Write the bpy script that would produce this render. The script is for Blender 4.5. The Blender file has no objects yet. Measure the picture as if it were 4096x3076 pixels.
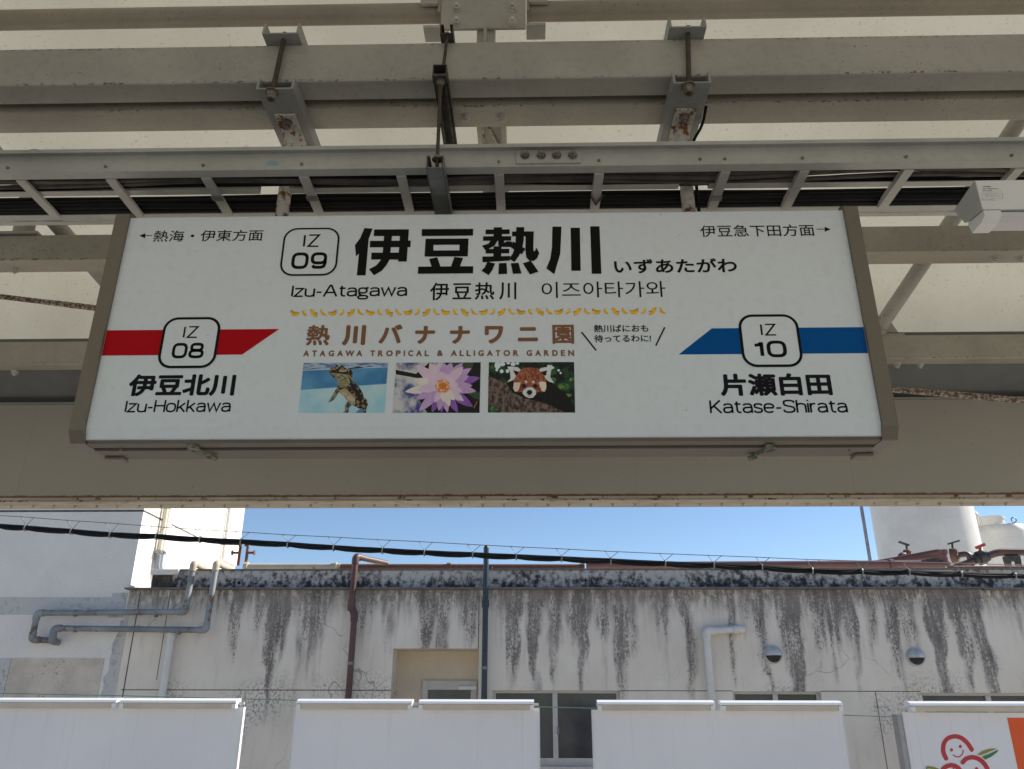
import bpy, bmesh, math, random
from mathutils import Vector, Matrix
random.seed(7)
SC = bpy.context.scene
COL = SC.collection
# ------------------------------------------------------------------ camera, sky, sun, exposure
EYE = Vector((0, 0, 1.6))
F_PX, PITCH, YAW, ROLL = 3178.6, math.radians(21.857), math.radians(1.312), math.radians(0.125)
B = Matrix.Rotation(YAW, 3, 'Z') @ Matrix.Rotation(PITCH, 3, 'X')
R0, FW, U0 = B.col[0].copy(), B.col[1].copy(), B.col[2].copy()
RT = R0 * math.cos(ROLL) + U0 * math.sin(ROLL)
UP = U0 * math.cos(ROLL) - R0 * math.sin(ROLL)
cam = bpy.data.cameras.new("camera")
cam.sensor_width = 36; cam.sensor_fit = 'HORIZONTAL'; cam.lens = 36 * F_PX / 4096
cam.clip_start = 0.05; cam.clip_end = 3000
co = bpy.data.objects.new("camera", cam); COL.objects.link(co)
m3 = Matrix((RT, UP, -FW)).transposed()
co.matrix_world = Matrix.Translation(EYE) @ m3.to_4x4()
SC.camera = co
SUN_AZ, SUN_EL = math.radians(70), math.radians(37)      # azimuth from +Y (north) towards +X
world = bpy.data.worlds.new("World"); SC.world = world; world.use_nodes = True
wn = world.node_tree
sky = wn.nodes.new('ShaderNodeTexSky'); sky.sky_type = 'NISHITA'; sky.sun_disc = False
sky.sun_elevation = SUN_EL; sky.sun_rotation = SUN_AZ
sky.altitude = 1200; sky.air_density = 1.0; sky.dust_density = 0.0; sky.ozone_density = 2.6
bg = wn.nodes['Background']; bg.inputs['Strength'].default_value = 0.09
wn.links.new(sky.outputs[0], bg.inputs[0])
sl = bpy.data.lights.new("sun", 'SUN'); sl.energy = 5.0; sl.angle = math.radians(0.5); sl.color = (1, 0.94, 0.84)
so = bpy.data.objects.new("sun", sl); COL.objects.link(so)
sd = Vector((math.sin(SUN_AZ) * math.cos(SUN_EL), math.cos(SUN_AZ) * math.cos(SUN_EL), math.sin(SUN_EL)))
so.rotation_euler = sd.to_track_quat('Z', 'Y').to_euler(); so.location = sd * 60
SC.view_settings.view_transform = 'Standard'; SC.view_settings.look = 'None'
SC.view_settings.exposure = 0.70; SC.view_settings.gamma = 1.0
SC.render.engine = 'CYCLES'
SC.cycles.use_denoising = True
SC.cycles.max_bounces = 10; SC.cycles.diffuse_bounces = 6; SC.cycles.transmission_bounces = 6

# ------------------------------------------------------------------ photo -> world helpers (4096x3076 pixels)
def ray(px, py): return FW * F_PX + RT * (px - 2048) - UP * (py - 1538)
def P(px, py, Y):
    d = ray(px, py); return EYE + d * (Y / d.y)
def PZ(px, py, Z):
    d = ray(px, py); return EYE + d * ((Z - EYE.z) / d.z)
def PX(px, py, X):
    d = ray(px, py); return EYE + d * (X / d.x)
def hz(py, Y, px=2048): return P(px, py, Y).z
def yz(py, Z, px=2048): return PZ(px, py, Z).y
def lin(c):
    return tuple(((x / 255) / 12.92 if x / 255 <= .04045 else ((x / 255 + .055) / 1.055) ** 2.4) for x in c)

# ------------------------------------------------------------------ mesh builder
ORG = {}
class MB:
    def __init__(s, auto=False): s.v, s.f, s.m, s.s, s.cuts, s.auto = [], [], [], [], [], auto
    def new(s): s.cuts.append(len(s.f))      # what follows is a piece (an object) of its own
    def face(s, pts, m=0, smooth=False):
        i = len(s.v); s.v += [Vector(p) for p in pts]; s.f.append(tuple(range(i, i + len(pts)))); s.m.append(m); s.s.append(smooth)
    def mesh(s, vs, fs, m=0, smooth=False):
        i = len(s.v); s.v += [Vector(p) for p in vs]
        for f in fs: s.f.append(tuple(i + k for k in f)); s.m.append(m); s.s.append(smooth)
    def box(s, x0, x1, y0, y1, z0, z1, m=0):
        x0, x1 = min(x0, x1), max(x0, x1); y0, y1 = min(y0, y1), max(y0, y1); z0, z1 = min(z0, z1), max(z0, z1)
        vs = [(x, y, z) for z in (z0, z1) for y in (y0, y1) for x in (x0, x1)]
        s.mesh(vs, [(0, 2, 3, 1), (4, 5, 7, 6), (0, 1, 5, 4), (2, 6, 7, 3), (0, 4, 6, 2), (1, 3, 7, 5)], m)
    def prism(s, pts, axis, a, b, m=0, smooth=False):
        # pts: 2-D outline in the two remaining axes (x,y,z order), extruded along axis from a to b
        def mk(p, t):
            q = list(p); q.insert(axis, t); return q
        n = len(pts)
        ar = sum(pts[i][0] * pts[(i + 1) % n][1] - pts[(i + 1) % n][0] * pts[i][1] for i in range(n))
        if (ar < 0) != (axis == 1): pts = pts[::-1]
        lo, hi = min(a, b), max(a, b)
        vs = [mk(p, lo) for p in pts] + [mk(p, hi) for p in pts]
        s.mesh(vs, [tuple(range(n))[::-1], tuple(range(n, 2 * n))], m)
        s.mesh(vs, [(i, (i + 1) % n, n + (i + 1) % n, n + i) for i in range(n)], m, smooth)
    def bar(s, p0, p1, w, h, m=0, up=Vector((0, 0, 1))):
        p0, p1 = Vector(p0), Vector(p1); d = (p1 - p0).normalized()
        a = d.cross(up)
        if a.length < 1e-4: a = d.cross(Vector((0, 1, 0)))
        a.normalize(); b = a.cross(d)
        vs = [p + a * (i * w / 2) + b * (j * h / 2) for p in (p0, p1) for i, j in ((-1, -1), (1, -1), (1, 1), (-1, 1))]
        s.mesh(vs, [(3, 2, 1, 0), (4, 5, 6, 7), (0, 1, 5, 4), (1, 2, 6, 5), (2, 3, 7, 6), (3, 0, 4, 7)], m)
    def cyl(s, p0, p1, r, n=14, r2=None, m=0, smooth=True, caps=True, rot=0):
        p0, p1 = Vector(p0), Vector(p1); r2 = r if r2 is None else r2
        d = (p1 - p0).normalized(); a = d.orthogonal().normalized(); b = d.cross(a)
        vs = []
        for p, q in ((p0, r), (p1, r2)):
            for i in range(n):
                t = 2 * math.pi * i / n + rot; vs.append(p + (a * math.cos(t) + b * math.sin(t)) * q)
        s.mesh(vs, [(i, (i + 1) % n, n + (i + 1) % n, n + i) for i in range(n)], m, smooth)
        if caps: s.mesh(vs, [tuple(range(n))[::-1], tuple(range(n, 2 * n))], m)
    def tube(s, pts, r, n=10, m=0, caps=True):
        pts = [Vector(p) for p in pts]; k = len(pts); vs = []; a = None
        rs = r if isinstance(r, (list, tuple)) else [r] * k
        for i, p in enumerate(pts):
            d = (pts[min(i + 1, k - 1)] - pts[max(i - 1, 0)]).normalized()
            a = d.orthogonal().normalized() if a is None else (a - d * a.dot(d)).normalized()
            b = d.cross(a); q = rs[i]
            if 0 < i < k - 1:
                c = (pts[i] - pts[i - 1]).normalized().dot((pts[i + 1] - pts[i]).normalized())
                q *= 1 / math.sqrt(max(.35, (1 + c) / 2)) if c < .99 else 1
            for j in range(n):
                t = 2 * math.pi * j / n; vs.append(p + (a * math.cos(t) + b * math.sin(t)) * q)
        s.mesh(vs, [(i * n + j, i * n + (j + 1) % n, (i + 1) * n + (j + 1) % n, (i + 1) * n + j) for i in range(k - 1) for j in range(n)], m, True)
        if caps: s.mesh(vs, [tuple(range(n))[::-1], tuple((k - 1) * n + j for j in range(n))], m)
    def lathe(s, prof, c, n=28, axis=Vector((0, 0, 1)), m=0, smooth=True):
        c = Vector(c); d = Vector(axis).normalized(); a = d.orthogonal().normalized(); b = d.cross(a); vs = []
        for r, h in prof:
            for j in range(n):
                t = 2 * math.pi * j / n; vs.append(c + d * h + (a * math.cos(t) + b * math.sin(t)) * r)
        k = len(prof)
        s.mesh(vs, [(i * n + j, i * n + (j + 1) % n, (i + 1) * n + (j + 1) % n, (i + 1) * n + j) for i in range(k - 1) for j in range(n)], m, smooth)
    def build(s, name, mats, parent=None, bevel=0, org=None):
        ed = sorted({0, len(s.f), *s.cuts})
        if len(ed) > 2:
            o = None
            for a, c in zip(ed[:-1], ed[1:]):
                q = MB()
                for i in range(a, c): q.face([s.v[k] for k in s.f[i]], s.m[i], s.s[i])
                ks = sorted({k for i in range(a, c) for k in s.f[i]}); mp = {k: n for n, k in enumerate(ks)}
                q.v = [s.v[k] for k in ks]; q.f = [tuple(mp[k] for k in s.f[i]) for i in range(a, c)]
                o = q.build(name, mats, parent, bevel, org)
            return o
        me = bpy.data.meshes.new(name)
        o = bpy.data.objects.new(name, me); COL.objects.link(o)
        if parent is not None: base = ORG[parent.name]
        elif org is not None: base = Vector(org)
        else:
            n = len(s.v); base = Vector((sum(v.x for v in s.v) / n, sum(v.y for v in s.v) / n, min(v.z for v in s.v)))
        me.from_pydata([tuple(v - base) for v in s.v], [], s.f)
        for mt in (mats if isinstance(mats, (list, tuple)) else [mats]): me.materials.append(mt)
        me.polygons.foreach_set('material_index', s.m); me.polygons.foreach_set('use_smooth', s.s)
        me.update()
        if parent is not None: o.parent = parent
        else: o.location = base
        ORG[o.name] = base
        if bevel:
            b = o.modifiers.new('bevel', 'BEVEL'); b.width = bevel; b.segments = 2; b.limit_method = 'ANGLE'; b.angle_limit = .7
        return o
def smooth_path(pts, rad, n=6):
    """round the corners of a polyline"""
    pts = [Vector(p) for p in pts]; out = [pts[0]]
    for i in range(1, len(pts) - 1):
        a, b, c = pts[i - 1], pts[i], pts[i + 1]
        r = min(rad, (b - a).length * .45, (c - b).length * .45)
        p, q = b + (a - b).normalized() * r, b + (c - b).normalized() * r
        for k in range(n + 1):
            t = k / n; out.append(p * (1 - t) ** 2 + b * 2 * t * (1 - t) + q * t * t)
    return out + [pts[-1]]
def tag(o, label, cat, group=None):
    o['label'] = label; o['category'] = cat
    if group: o['group'] = group
    return o
def struct(o): o['kind'] = 'structure'; return o
def thing(name, label, cat, loc, group=None):
    o = bpy.data.objects.new(name, None); COL.objects.link(o); o.location = loc; ORG[o.name] = Vector(loc)
    o.empty_display_size = .1
    return tag(o, label, cat, group)
def dup(root, loc, label=None):
    r = root.copy(); COL.objects.link(r); r.location = loc; ORG[r.name] = Vector(loc)
    if label: r['label'] = label
    for ch in list(root.children):
        c = ch.copy(); COL.objects.link(c); c.parent = r; ORG[c.name] = Vector(loc)
        for g in list(ch.children):
            d = g.copy(); COL.objects.link(d); d.parent = c
    return r
def hexbolt(mb, p, axis, r=.012, h=.01, shaft=.02, m=0, washer=True):
    if mb.auto and washer: mb.new()
    p, axis = Vector(p), Vector(axis).normalized()
    if washer: mb.cyl(p, p + axis * .003, r * 1.45, 16, m=m)
    mb.cyl(p + axis * .003, p + axis * (h + .003), r * 1.12, 6, m=m, smooth=False, rot=random.random())
    mb.cyl(p + axis * h, p + axis * (h + shaft), r * .55, 10, m=m)

# ------------------------------------------------------------------ materials
def nodes(name):
    m = bpy.data.materials.new(name); m.use_nodes = True
    return m, m.node_tree, m.node_tree.nodes['Principled BSDF']
class G:
    """tiny node helper"""
    def __init__(s, nt):
        s.nt = nt; s.pos = nt.nodes.new('ShaderNodeNewGeometry').outputs['Position']
    def set(s, sock, v):
        if hasattr(v, 'node'): s.nt.links.new(v, sock)
        else:
            if sock.type == 'RGBA' and len(v) == 3: v = (*v, 1)
            sock.default_value = v
    def math(s, op, a, b=0.0, clamp=False):
        n = s.nt.nodes.new('ShaderNodeMath'); n.operation = op; n.use_clamp = clamp
        s.set(n.inputs[0], a); s.set(n.inputs[1], b); return n.outputs[0]
    def scale(s, v, vec):
        n = s.nt.nodes.new('ShaderNodeVectorMath'); n.operation = 'MULTIPLY'; s.set(n.inputs[0], v); n.inputs[1].default_value = vec; return n.outputs[0]
    def shift(s, v, vec):
        n = s.nt.nodes.new('ShaderNodeVectorMath'); n.operation = 'ADD'; s.set(n.inputs[0], v); n.inputs[1].default_value = vec; return n.outputs[0]
    def noise(s, sc=(1, 1, 1), scale=1, det=4, rough=.55, off=(0, 0, 0)):
        n = s.nt.nodes.new('ShaderNodeTexNoise'); n.inputs['Scale'].default_value = scale
        n.inputs['Detail'].default_value = det; n.inputs['Roughness'].default_value = rough
        s.set(n.inputs['Vector'], s.shift(s.scale(s.pos, sc), off)); return n.outputs['Fac']
    def ramp(s, v, lo, hi, a=0., b=1.):
        n = s.nt.nodes.new('ShaderNodeMapRange'); n.interpolation_type = 'SMOOTHSTEP'; n.clamp = True
        s.set(n.inputs['Value'], v); n.inputs['From Min'].default_value = lo; n.inputs['From Max'].default_value = hi
        n.inputs['To Min'].default_value = a; n.inputs['To Max'].default_value = b; return n.outputs[0]
    def mix(s, f, a, b):
        n = s.nt.nodes.new('ShaderNodeMix'); n.data_type = 'RGBA'
        s.set(n.inputs[0], f); s.set(n.inputs[6], a); s.set(n.inputs[7], b); return n.outputs[2]
    def xyz(s):
        n = s.nt.nodes.new('ShaderNodeSeparateXYZ'); s.nt.links.new(s.pos, n.inputs[0]); return n.outputs
    def bump(s, h, bs, strength=.2, dist=.01):
        n = s.nt.nodes.new('ShaderNodeBump'); n.inputs['Strength'].default_value = strength; n.inputs['Distance'].default_value = dist
        s.set(n.inputs['Height'], h); s.nt.links.new(n.outputs[0], bs.inputs['Normal'])
def plain(name, col, rough=.5, metal=0, var=.06, vs=6, bump=0):
    m, nt, bs = nodes(name); g = G(nt)
    n = g.noise(scale=vs, det=5)
    c = g.mix(g.ramp(n, .3, .7), tuple(x * (1 - var) for x in col), tuple(min(1, x * (1 + var)) for x in col))
    g.set(bs.inputs['Base Color'], c); bs.inputs['Roughness'].default_value = rough; bs.inputs['Metallic'].default_value = metal
    if bump: g.bump(g.noise(scale=90, det=3), bs, bump, .004)
    return m
def painted(name, col, rough=.45, speck=.68, sscale=130, rust=.78, rscale=9, rcol=(.13, .05, .02), grime=.18, scol=(.09, .065, .045), edges=()):
    """old paint over steel: broad tone drift, dark specks, rust breaking through"""
    m, nt, bs = nodes(name); g = G(nt)
    n = g.noise(scale=2.2, det=5)
    c = g.mix(g.ramp(n, .3, .7), tuple(x * (1 - grime) for x in col), tuple(x * (1 + grime * .4) for x in col))
    fine = g.noise(scale=38, det=3, off=(3, 1, 7))
    c = g.mix(g.ramp(fine, .45, .8, 0, .14), c, scol)
    sp = g.noise(scale=sscale, det=2, off=(9, 4, 2)); patch = g.noise(scale=3.1, det=3, off=(2, 8, 1))
    mask = g.math('MULTIPLY', g.ramp(sp, speck, speck + .05), g.ramp(patch, .38, .62))
    for ez in edges:      # paint chipped along the arris at this height
        k = g.ramp(g.math('ABSOLUTE', g.math('SUBTRACT', g.xyz()[2], ez)), .002, .016, 1, 0)
        nz = nt.nodes.new('ShaderNodeSeparateXYZ'); nt.links.new(g.pos.node.outputs['Normal'], nz.inputs[0])
        k = g.math('MULTIPLY', k, g.ramp(g.math('ABSOLUTE', nz.outputs[2]), .5, .9, 1, 0))
        mask = g.math('MAXIMUM', mask, g.math('MULTIPLY', k, g.ramp(g.math('ADD', g.noise((.6, 1, 1), 95, 4, .6, (1, 6, 3)), g.math('MULTIPLY', g.math('SUBTRACT', patch, .5), .35)), .575, .63)))
    c = g.mix(mask, c, scol)
    rn = g.noise(scale=rscale, det=9, rough=.68, off=(5, 5, 5))
    rm = g.ramp(rn, rust - .04, rust + .02)
    c = g.mix(rm, c, g.mix(g.noise(scale=60, det=4), tuple(x * .55 for x in rcol), tuple(x * 1.9 for x in rcol)))
    g.set(bs.inputs['Base Color'], c)
    g.set(bs.inputs['Roughness'], g.ramp(rm, 0, 1, rough, .85))
    g.bump(g.math('ADD', g.math('MULTIPLY', rm, -.6), g.math('MULTIPLY', fine, .25)), bs, .25, .004)
    return m
EDGES = (EYE.z + 1.95, EYE.z + 1.75, EYE.z + 1.55, hz(165, yz(315, EYE.z + 1.95)))
CREAM = (.37, .357, .312)
M = {}
M['steel'] = painted('cream_painted_steel', CREAM, edges=EDGES)
M['steel_dirty'] = painted('dirty_cream_painted_steel', (.375, .352, .288), speck=.65, sscale=120, rust=.76, rscale=16, edges=EDGES)
M['pipepaint'] = painted('dirty_shaded_pipe_paint', (.285, .255, .20), rust=.76, rscale=16, speck=.66)  # dirty brown paint, with shade on the pipe put into the colour too
M['steel_grey'] = painted('grey_painted_steel', (.29, .29, .275), rust=.74, rscale=22)
M['rail'] = painted('aluminium_tray_rail', (.43, .43, .395), rough=.4, speck=.69, rust=2)
M['rung'] = painted('tray_rung', (.47, .455, .415), rough=.45, speck=.70, rust=2)
M['gutter'] = plain('dark_gutter_sheet', (.115, .12, .118), .5, .1, .12, 5)
M['galv'] = plain('dull_galvanised', (.22, .225, .22), .5, .6, .2, 14)
M['darksteel'] = plain('dark_weathered_steel', (.075, .068, .058), .55, .5, .3, 20)
M['rustrod'] = painted('rusted_threaded_rod', (.06, .05, .04), rust=.5, rscale=60, rcol=(.05, .032, .02), rough=.8)
M['rustpipe'] = painted('white_pipe_breaking_into_rust', (.56, .54, .48), rust=.548, rscale=24, rcol=(.14, .06, .022), speck=.62)
M['rusttie'] = painted('rust_eaten_tie_rod', (.40, .36, .30), rust=.51, rscale=70, rcol=(.085, .042, .022), speck=.55)
M['nut'] = plain('bolt_steel', (.20, .175, .145), .5, .5, .3, 40)
M['nutlight'] = plain('painted_bolt', (.46, .45, .41), .5, 0, .2, 40)
M['cable'] = plain('black_cable_sheath', (.007, .007, .0075), .65, 0, .3, 8)
M['cable'].node_tree.nodes['Principled BSDF'].inputs['Specular IOR Level'].default_value = .2
M['cabledust'] = plain('dusty_cable_sheath', (.085, .073, .060), .7, 0, .4, 9)
M['whitegloss'] = painted('white_acrylic', (.725, .775, .81), rough=.2, speck=.735, sscale=45, rust=2, grime=.02, scol=(.45, .45, .43))
M['trim'] = painted('brown_grey_sign_trim', (.185, .155, .117), rough=.42, speck=.72, rust=.80, rscale=20, grime=.06)
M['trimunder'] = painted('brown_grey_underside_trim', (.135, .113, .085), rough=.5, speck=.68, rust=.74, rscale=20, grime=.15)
M['trimdark'] = plain('trim_groove', (.05, .045, .04), .7)
M['white'] = plain('white_enamel', (.74, .75, .74), .35, 0, .03, 3)
M['tube'] = plain('lamp_diffuser', (.60, .60, .60), .35, 0, .02, 3)
M['fixture_side'] = plain('fixture_grey_end', (.42, .43, .42), .45, 0, .05, 9)
M['black'] = plain('print_black', (.006, .006, .007), .3, 0, 0)
M['black'].node_tree.nodes['Principled BSDF'].inputs['Specular IOR Level'].default_value = .3
M['navy'] = plain('print_navy_black', (.012, .012, .018), .18, 0, 0)
M['red'] = plain('print_red', lin((178, 12, 26)), .2, 0, .02, 2)
M['blue'] = plain('print_blue', lin((0, 82, 150)), .2, 0, .02, 2)
M['brown'] = plain('print_brown', lin((134, 94, 70)), .2, 0, .02, 2)
for k_ in ('black', 'navy', 'red', 'blue', 'brown'): M[k_].node_tree.nodes['Principled BSDF'].inputs['Specular IOR Level'].default_value = .12
M['emboss'] = plain('stamped_letters', (.30, .28, .25), .6)
M['teal'] = plain('teal_sticker', (.20, .38, .38), .5)

def fascia_mat():
    m, nt, bs = nodes('fascia_paint_with_rust_line'); g = G(nt); x, y, z = g.xyz()
    n = g.noise(scale=1.3, det=5)
    c = g.mix(g.ramp(n, .3, .7), (.335, .312, .266), (.36, .335, .286))
    c = g.mix(g.math('MULTIPLY', g.ramp(g.noise(scale=40, det=2), .70, .74), .55), c, (.16, .12, .09))
    # rust creeping up from the joint with the flange
    e = g.math('ADD', g.math('SUBTRACT', z, FZ0), g.math('MULTIPLY', g.noise((1, 1, 1), 24, 6, .7), -.022))
    rm = g.ramp(e, -.004, .002, 1, 0)
    c = g.mix(rm, c, g.mix(g.noise(scale=50, det=4), (.07, .03, .012), (.24, .10, .035)))
    g.set(bs.inputs['Base Color'], c); bs.inputs['Roughness'].default_value = .5
    g.bump(g.noise(scale=3, det=2), bs, .05, .02)
    return m
def flange_mat():
    m, nt, bs = nodes('peeling_flange_paint'); g = G(nt); x, y, z = g.xyz()
    n = g.noise((1, 3, 1), 5, 6, .6)
    c = g.mix(g.ramp(n, .35, .7), (.44, .40, .33), (.34, .295, .235))
    front = g.ramp(y, 3.80, 3.92, 1, 0)
    pn = g.noise((2.2, 14, 1), 7, 8, .7, (1, 2, 3))
    pm = g.math('GREATER_THAN', g.math('ADD', pn, g.math('MULTIPLY', front, .07)), .655)
    c = g.mix(pm, c, g.mix(g.noise(scale=60), (.05, .025, .012), (.20, .10, .05)))
    g.set(bs.inputs['Base Color'], c); bs.inputs['Roughness'].default_value = .75
    g.bump(g.math('MULTIPLY', pm, -1), bs, .4, .004)
    return m
def roof_mat():
    m, nt, bs = nodes('translucent_roof_sheet'); g = G(nt)
    n = g.noise(scale=1.1, det=5)
    c = g.mix(g.ramp(n, .3, .7), (.295, .277, .22), (.365, .346, .28))
    streak = g.noise((14, 14, 2.5), 3, 5, .6)
    c = g.mix(g.ramp(streak, .5, .8, 0, .25), c, (.26, .24, .185))
    sp = g.noise((1, 1.0, 1), 78, 3, .55, (4, 2, 9)); pa = g.noise(scale=2.4, det=3)
    sm = g.math('MULTIPLY', g.ramp(sp, .62, .70), g.ramp(pa, .3, .62, .3, 1))
    c = g.mix(g.math('MULTIPLY', sm, .75), c, (.22, .18, .12))
    tr = nt.nodes.new('ShaderNodeBsdfTranslucent'); g.set(tr.inputs[0], c)
    df = nt.nodes.new('ShaderNodeBsdfDiffuse'); g.set(df.inputs[0], c)
    mx = nt.nodes.new('ShaderNodeMixShader'); mx.inputs[0].default_value = .40
    nt.links.new(tr.outputs[0], mx.inputs[1]); nt.links.new(df.outputs[0], mx.inputs[2])
    nt.links.new(mx.outputs[0], nt.nodes['Material Output'].inputs[0])
    return m

# ------------------------------------------------------------------ the setting: ground, platform
m, nt, bs = nodes('ballast_stone'); g = G(nt)
g.set(bs.inputs['Base Color'], g.mix(g.ramp(g.noise(scale=16, det=6), .35, .65), (.34, .31, .265), (.60, .56, .50))); bs.inputs['Roughness'].default_value = .9
g.bump(g.noise(scale=30, det=3), bs, .8, .05); M['ballast'] = m
m, nt, bs = nodes('platform_concrete'); g = G(nt)
g.set(bs.inputs['Base Color'], g.mix(g.ramp(g.noise(scale=2, det=8), .3, .7), (.40, .365, .315), (.50, .46, .40))); bs.inputs['Roughness'].default_value = .85
g.bump(g.noise(scale=60, det=3), bs, .2, .01); M['concrete'] = m
b = MB(); b.face([(-900, -900, -1.1), (900, -900, -1.1), (900, 900, -1.1), (-900, 900, -1.1)]); struct(b.build('ground', M['ballast'], org=(0, 0, -1.1)))
b = MB(); b.box(-60, 60, -6.0, 4.3, -1.096, 0); struct(b.build('platform', M['concrete']))

# ------------------------------------------------------------------ platform canopy
FZ0 = hz(1985, 3.8); FZ1 = hz(1608, 3.8)
M['fascia'] = fascia_mat(); M['flange'] = flange_mat(); M['roof'] = roof_mat()
XL, XR = -8.5, 8.5
ZCT_ = hz(1352, yz(1445, EYE.z + 1.55))
canopy = thing('platform_canopy', 'cream painted steel platform canopy with translucent vaulted roof above the station sign', 'canopy', (0, 2.5, 2.5))
# roof sheet: shallow vault, 6 mm thick, running past the chord pipe and down behind the outer beam
prof = [(-1.9, 3.0), (-1.2, 3.75), (-.4, 4.15), (.5, 4.36), (1.4, 4.40), (2.3, 4.27), (2.9, 4.06), (3.3, 3.78), (3.55, 3.52), (3.665, ZCT_ + .03)]
def catmull(p, n=6):
    out = []
    for i in range(len(p) - 1):
        a, b_, c, d = p[max(i - 1, 0)], p[i], p[i + 1], p[min(i + 2, len(p) - 1)]
        for k in range(n):
            t = k / n
            out.append(tuple(.5 * (2 * b_[j] + (c[j] - a[j]) * t + (2 * a[j] - 5 * b_[j] + 4 * c[j] - d[j]) * t * t + (3 * b_[j] - a[j] - 3 * c[j] + d[j]) * t ** 3) for j in (0, 1)))
    return out + [p[-1]]
pr = catmull(prof)
b = MB()
n = len(pr); vs = [(x, y, z) for x in (XL, XR) for y, z in pr]
b.mesh(vs, [(i, i + 1, n + i + 1, n + i) for i in range(n - 1)], 0, True)
b.build('roof_sheet', M['roof'], canopy)
# main lower beam: two box members with a shaded gap between
H_A = EYE.z + 1.95
ya0, ya1 = yz(315, H_A), yz(392, H_A); yb0, yb1 = yz(425, H_A), yz(508, H_A)
b = MB(); b.box(XL, XR, ya0, ya1, H_A, hz(165, ya0)); b.build('front_beam', M['steel'], canopy, .006)
b = MB(); b.box(XL, XR, yb0, yb1, H_A, H_A + .11); b.box(XL, XR, ya1 + .001, yb0 - .001, H_A + .06, H_A + .10); ob = b.build('rear_beam', M['steel_dirty'], canopy, .005)
xs_post = P(1945, 140, 2.29).x
b = MB(True)
for px in (1862, 2005): hexbolt(b, PZ(px, 468, H_A), (0, 0, -1), .0125, .012, .008)
b.build('bolt', M['nutlight'], ob)
# chord pipe with bolted splice plate and strut
yc = .5 * (yb0 + yb1); zc = hz(48, yc)
b = MB(); gap0, gap1 = P(1771, 60, yc).x, P(2103, 60, yc).x
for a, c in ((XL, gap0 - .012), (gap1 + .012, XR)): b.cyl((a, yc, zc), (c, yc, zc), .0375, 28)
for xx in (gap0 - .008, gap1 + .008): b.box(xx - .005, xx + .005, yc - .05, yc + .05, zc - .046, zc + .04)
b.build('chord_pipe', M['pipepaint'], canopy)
b = MB(); zb, zt = hz(116, yc - .04), hz(2, yc - .04)
b.box(gap0, gap1, yc - .046, yc - .034, zb, zt + .02)
e0, e1 = P(1692, 20, yc).x, P(2190, 20, yc).x
b.box(e0, gap0 - .014, yc - .06, yc - .045, zt - .03, zt + .03); b.box(gap1 + .014, e1, yc - .06, yc - .045, zt - .03, zt + .03)
b.box(e0 + .014, gap0 - .002, yc - .05, yc + .02, zb + .002, zb + .016); b.box(gap1 + .002, e1 - .01, yc - .05, yc + .02, zb + .006, zb + .02)
pl = b.build('splice_plate', M['steel'], canopy, .002)
b = MB(True)
for px in (1828, 2050):
    for py in (36, 92): hexbolt(b, P(px, py, yc - .046), (0, -1, 0), .0125, .012, .014)
b.build('bolt', M['nutlight'], pl)
b = MB(); b.cyl((xs_post, yc, H_A + .112), (xs_post, yc, zc + .06), .0355, 24); b.box(xs_post - .005, xs_post + .005, yc - .068, yc - .03, H_A + .112, zb)
b.build('strut', M['steel'], canopy)
# rafter: an I-section running outwards under the roof
xr = PZ(1968, 540, EYE.z + 2.02).x
b = MB(); 
for dx in (-.045, .045): b.box(xr + dx - .009, xr + dx + .009, yb1 + .004, 3.02, EYE.z + 2.0, EYE.z + 2.09)
b.box(xr - .0355, xr + .0355, yb1 + .004, 3.02, EYE.z + 2.03, EYE.z + 2.04)
b.build('rafter', M['steel_dirty'], canopy)
b = MB(); b.tube([(xr - .03, yb1 + .02, EYE.z + 2.022), (xr + .028, yb1 + .22, EYE.z + 2.022)], .004, 6); b.new(); b.tube([(xr - .034, yb1 + .01, EYE.z + 2.02), (xr - .034, yb1 + .5, EYE.z + 2.02)], .005, 6)
b.build('rope', M['rustpipe'], canopy)
# outer purlins
H_B = EYE.z + 1.75; y0, y1 = yz(1022, H_B), yz(1072, H_B)
b = MB(True); b.box(XL, XR, y0, y1, H_B, hz(920, y0)); pb = b.build('purlin', M['steel_dirty'], canopy, .004); YB = y0; ZBT = hz(920, y0)
b = MB(True)
for px, py in ((62, 1075), (3980, 1030), (4080, 1030)): hexbolt(b, PZ(px, py, H_B), (0, 0, -1), .012, .012, .01)
b.build('bolt', M['nutlight'], pb)
H_C = EYE.z + 1.55; y0, y1 = yz(1445, H_C), yz(1469, H_C)
b = MB(True); b.box(XL, XR, y0, y1, H_C, hz(1352, y0)); pc = b.build('purlin', M['steel_dirty'], canopy, .004); YC, YC1, ZCT = y0, y1, hz(1352, y0)
b = MB(True)
for px, py in ((3588, 1455), (3680, 1455), (60, 1486)): hexbolt(b, PZ(px, py, H_C), (0, 0, -1), .013, .012, .01)
b.build('bolt', M['nutlight'], pc)
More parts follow.
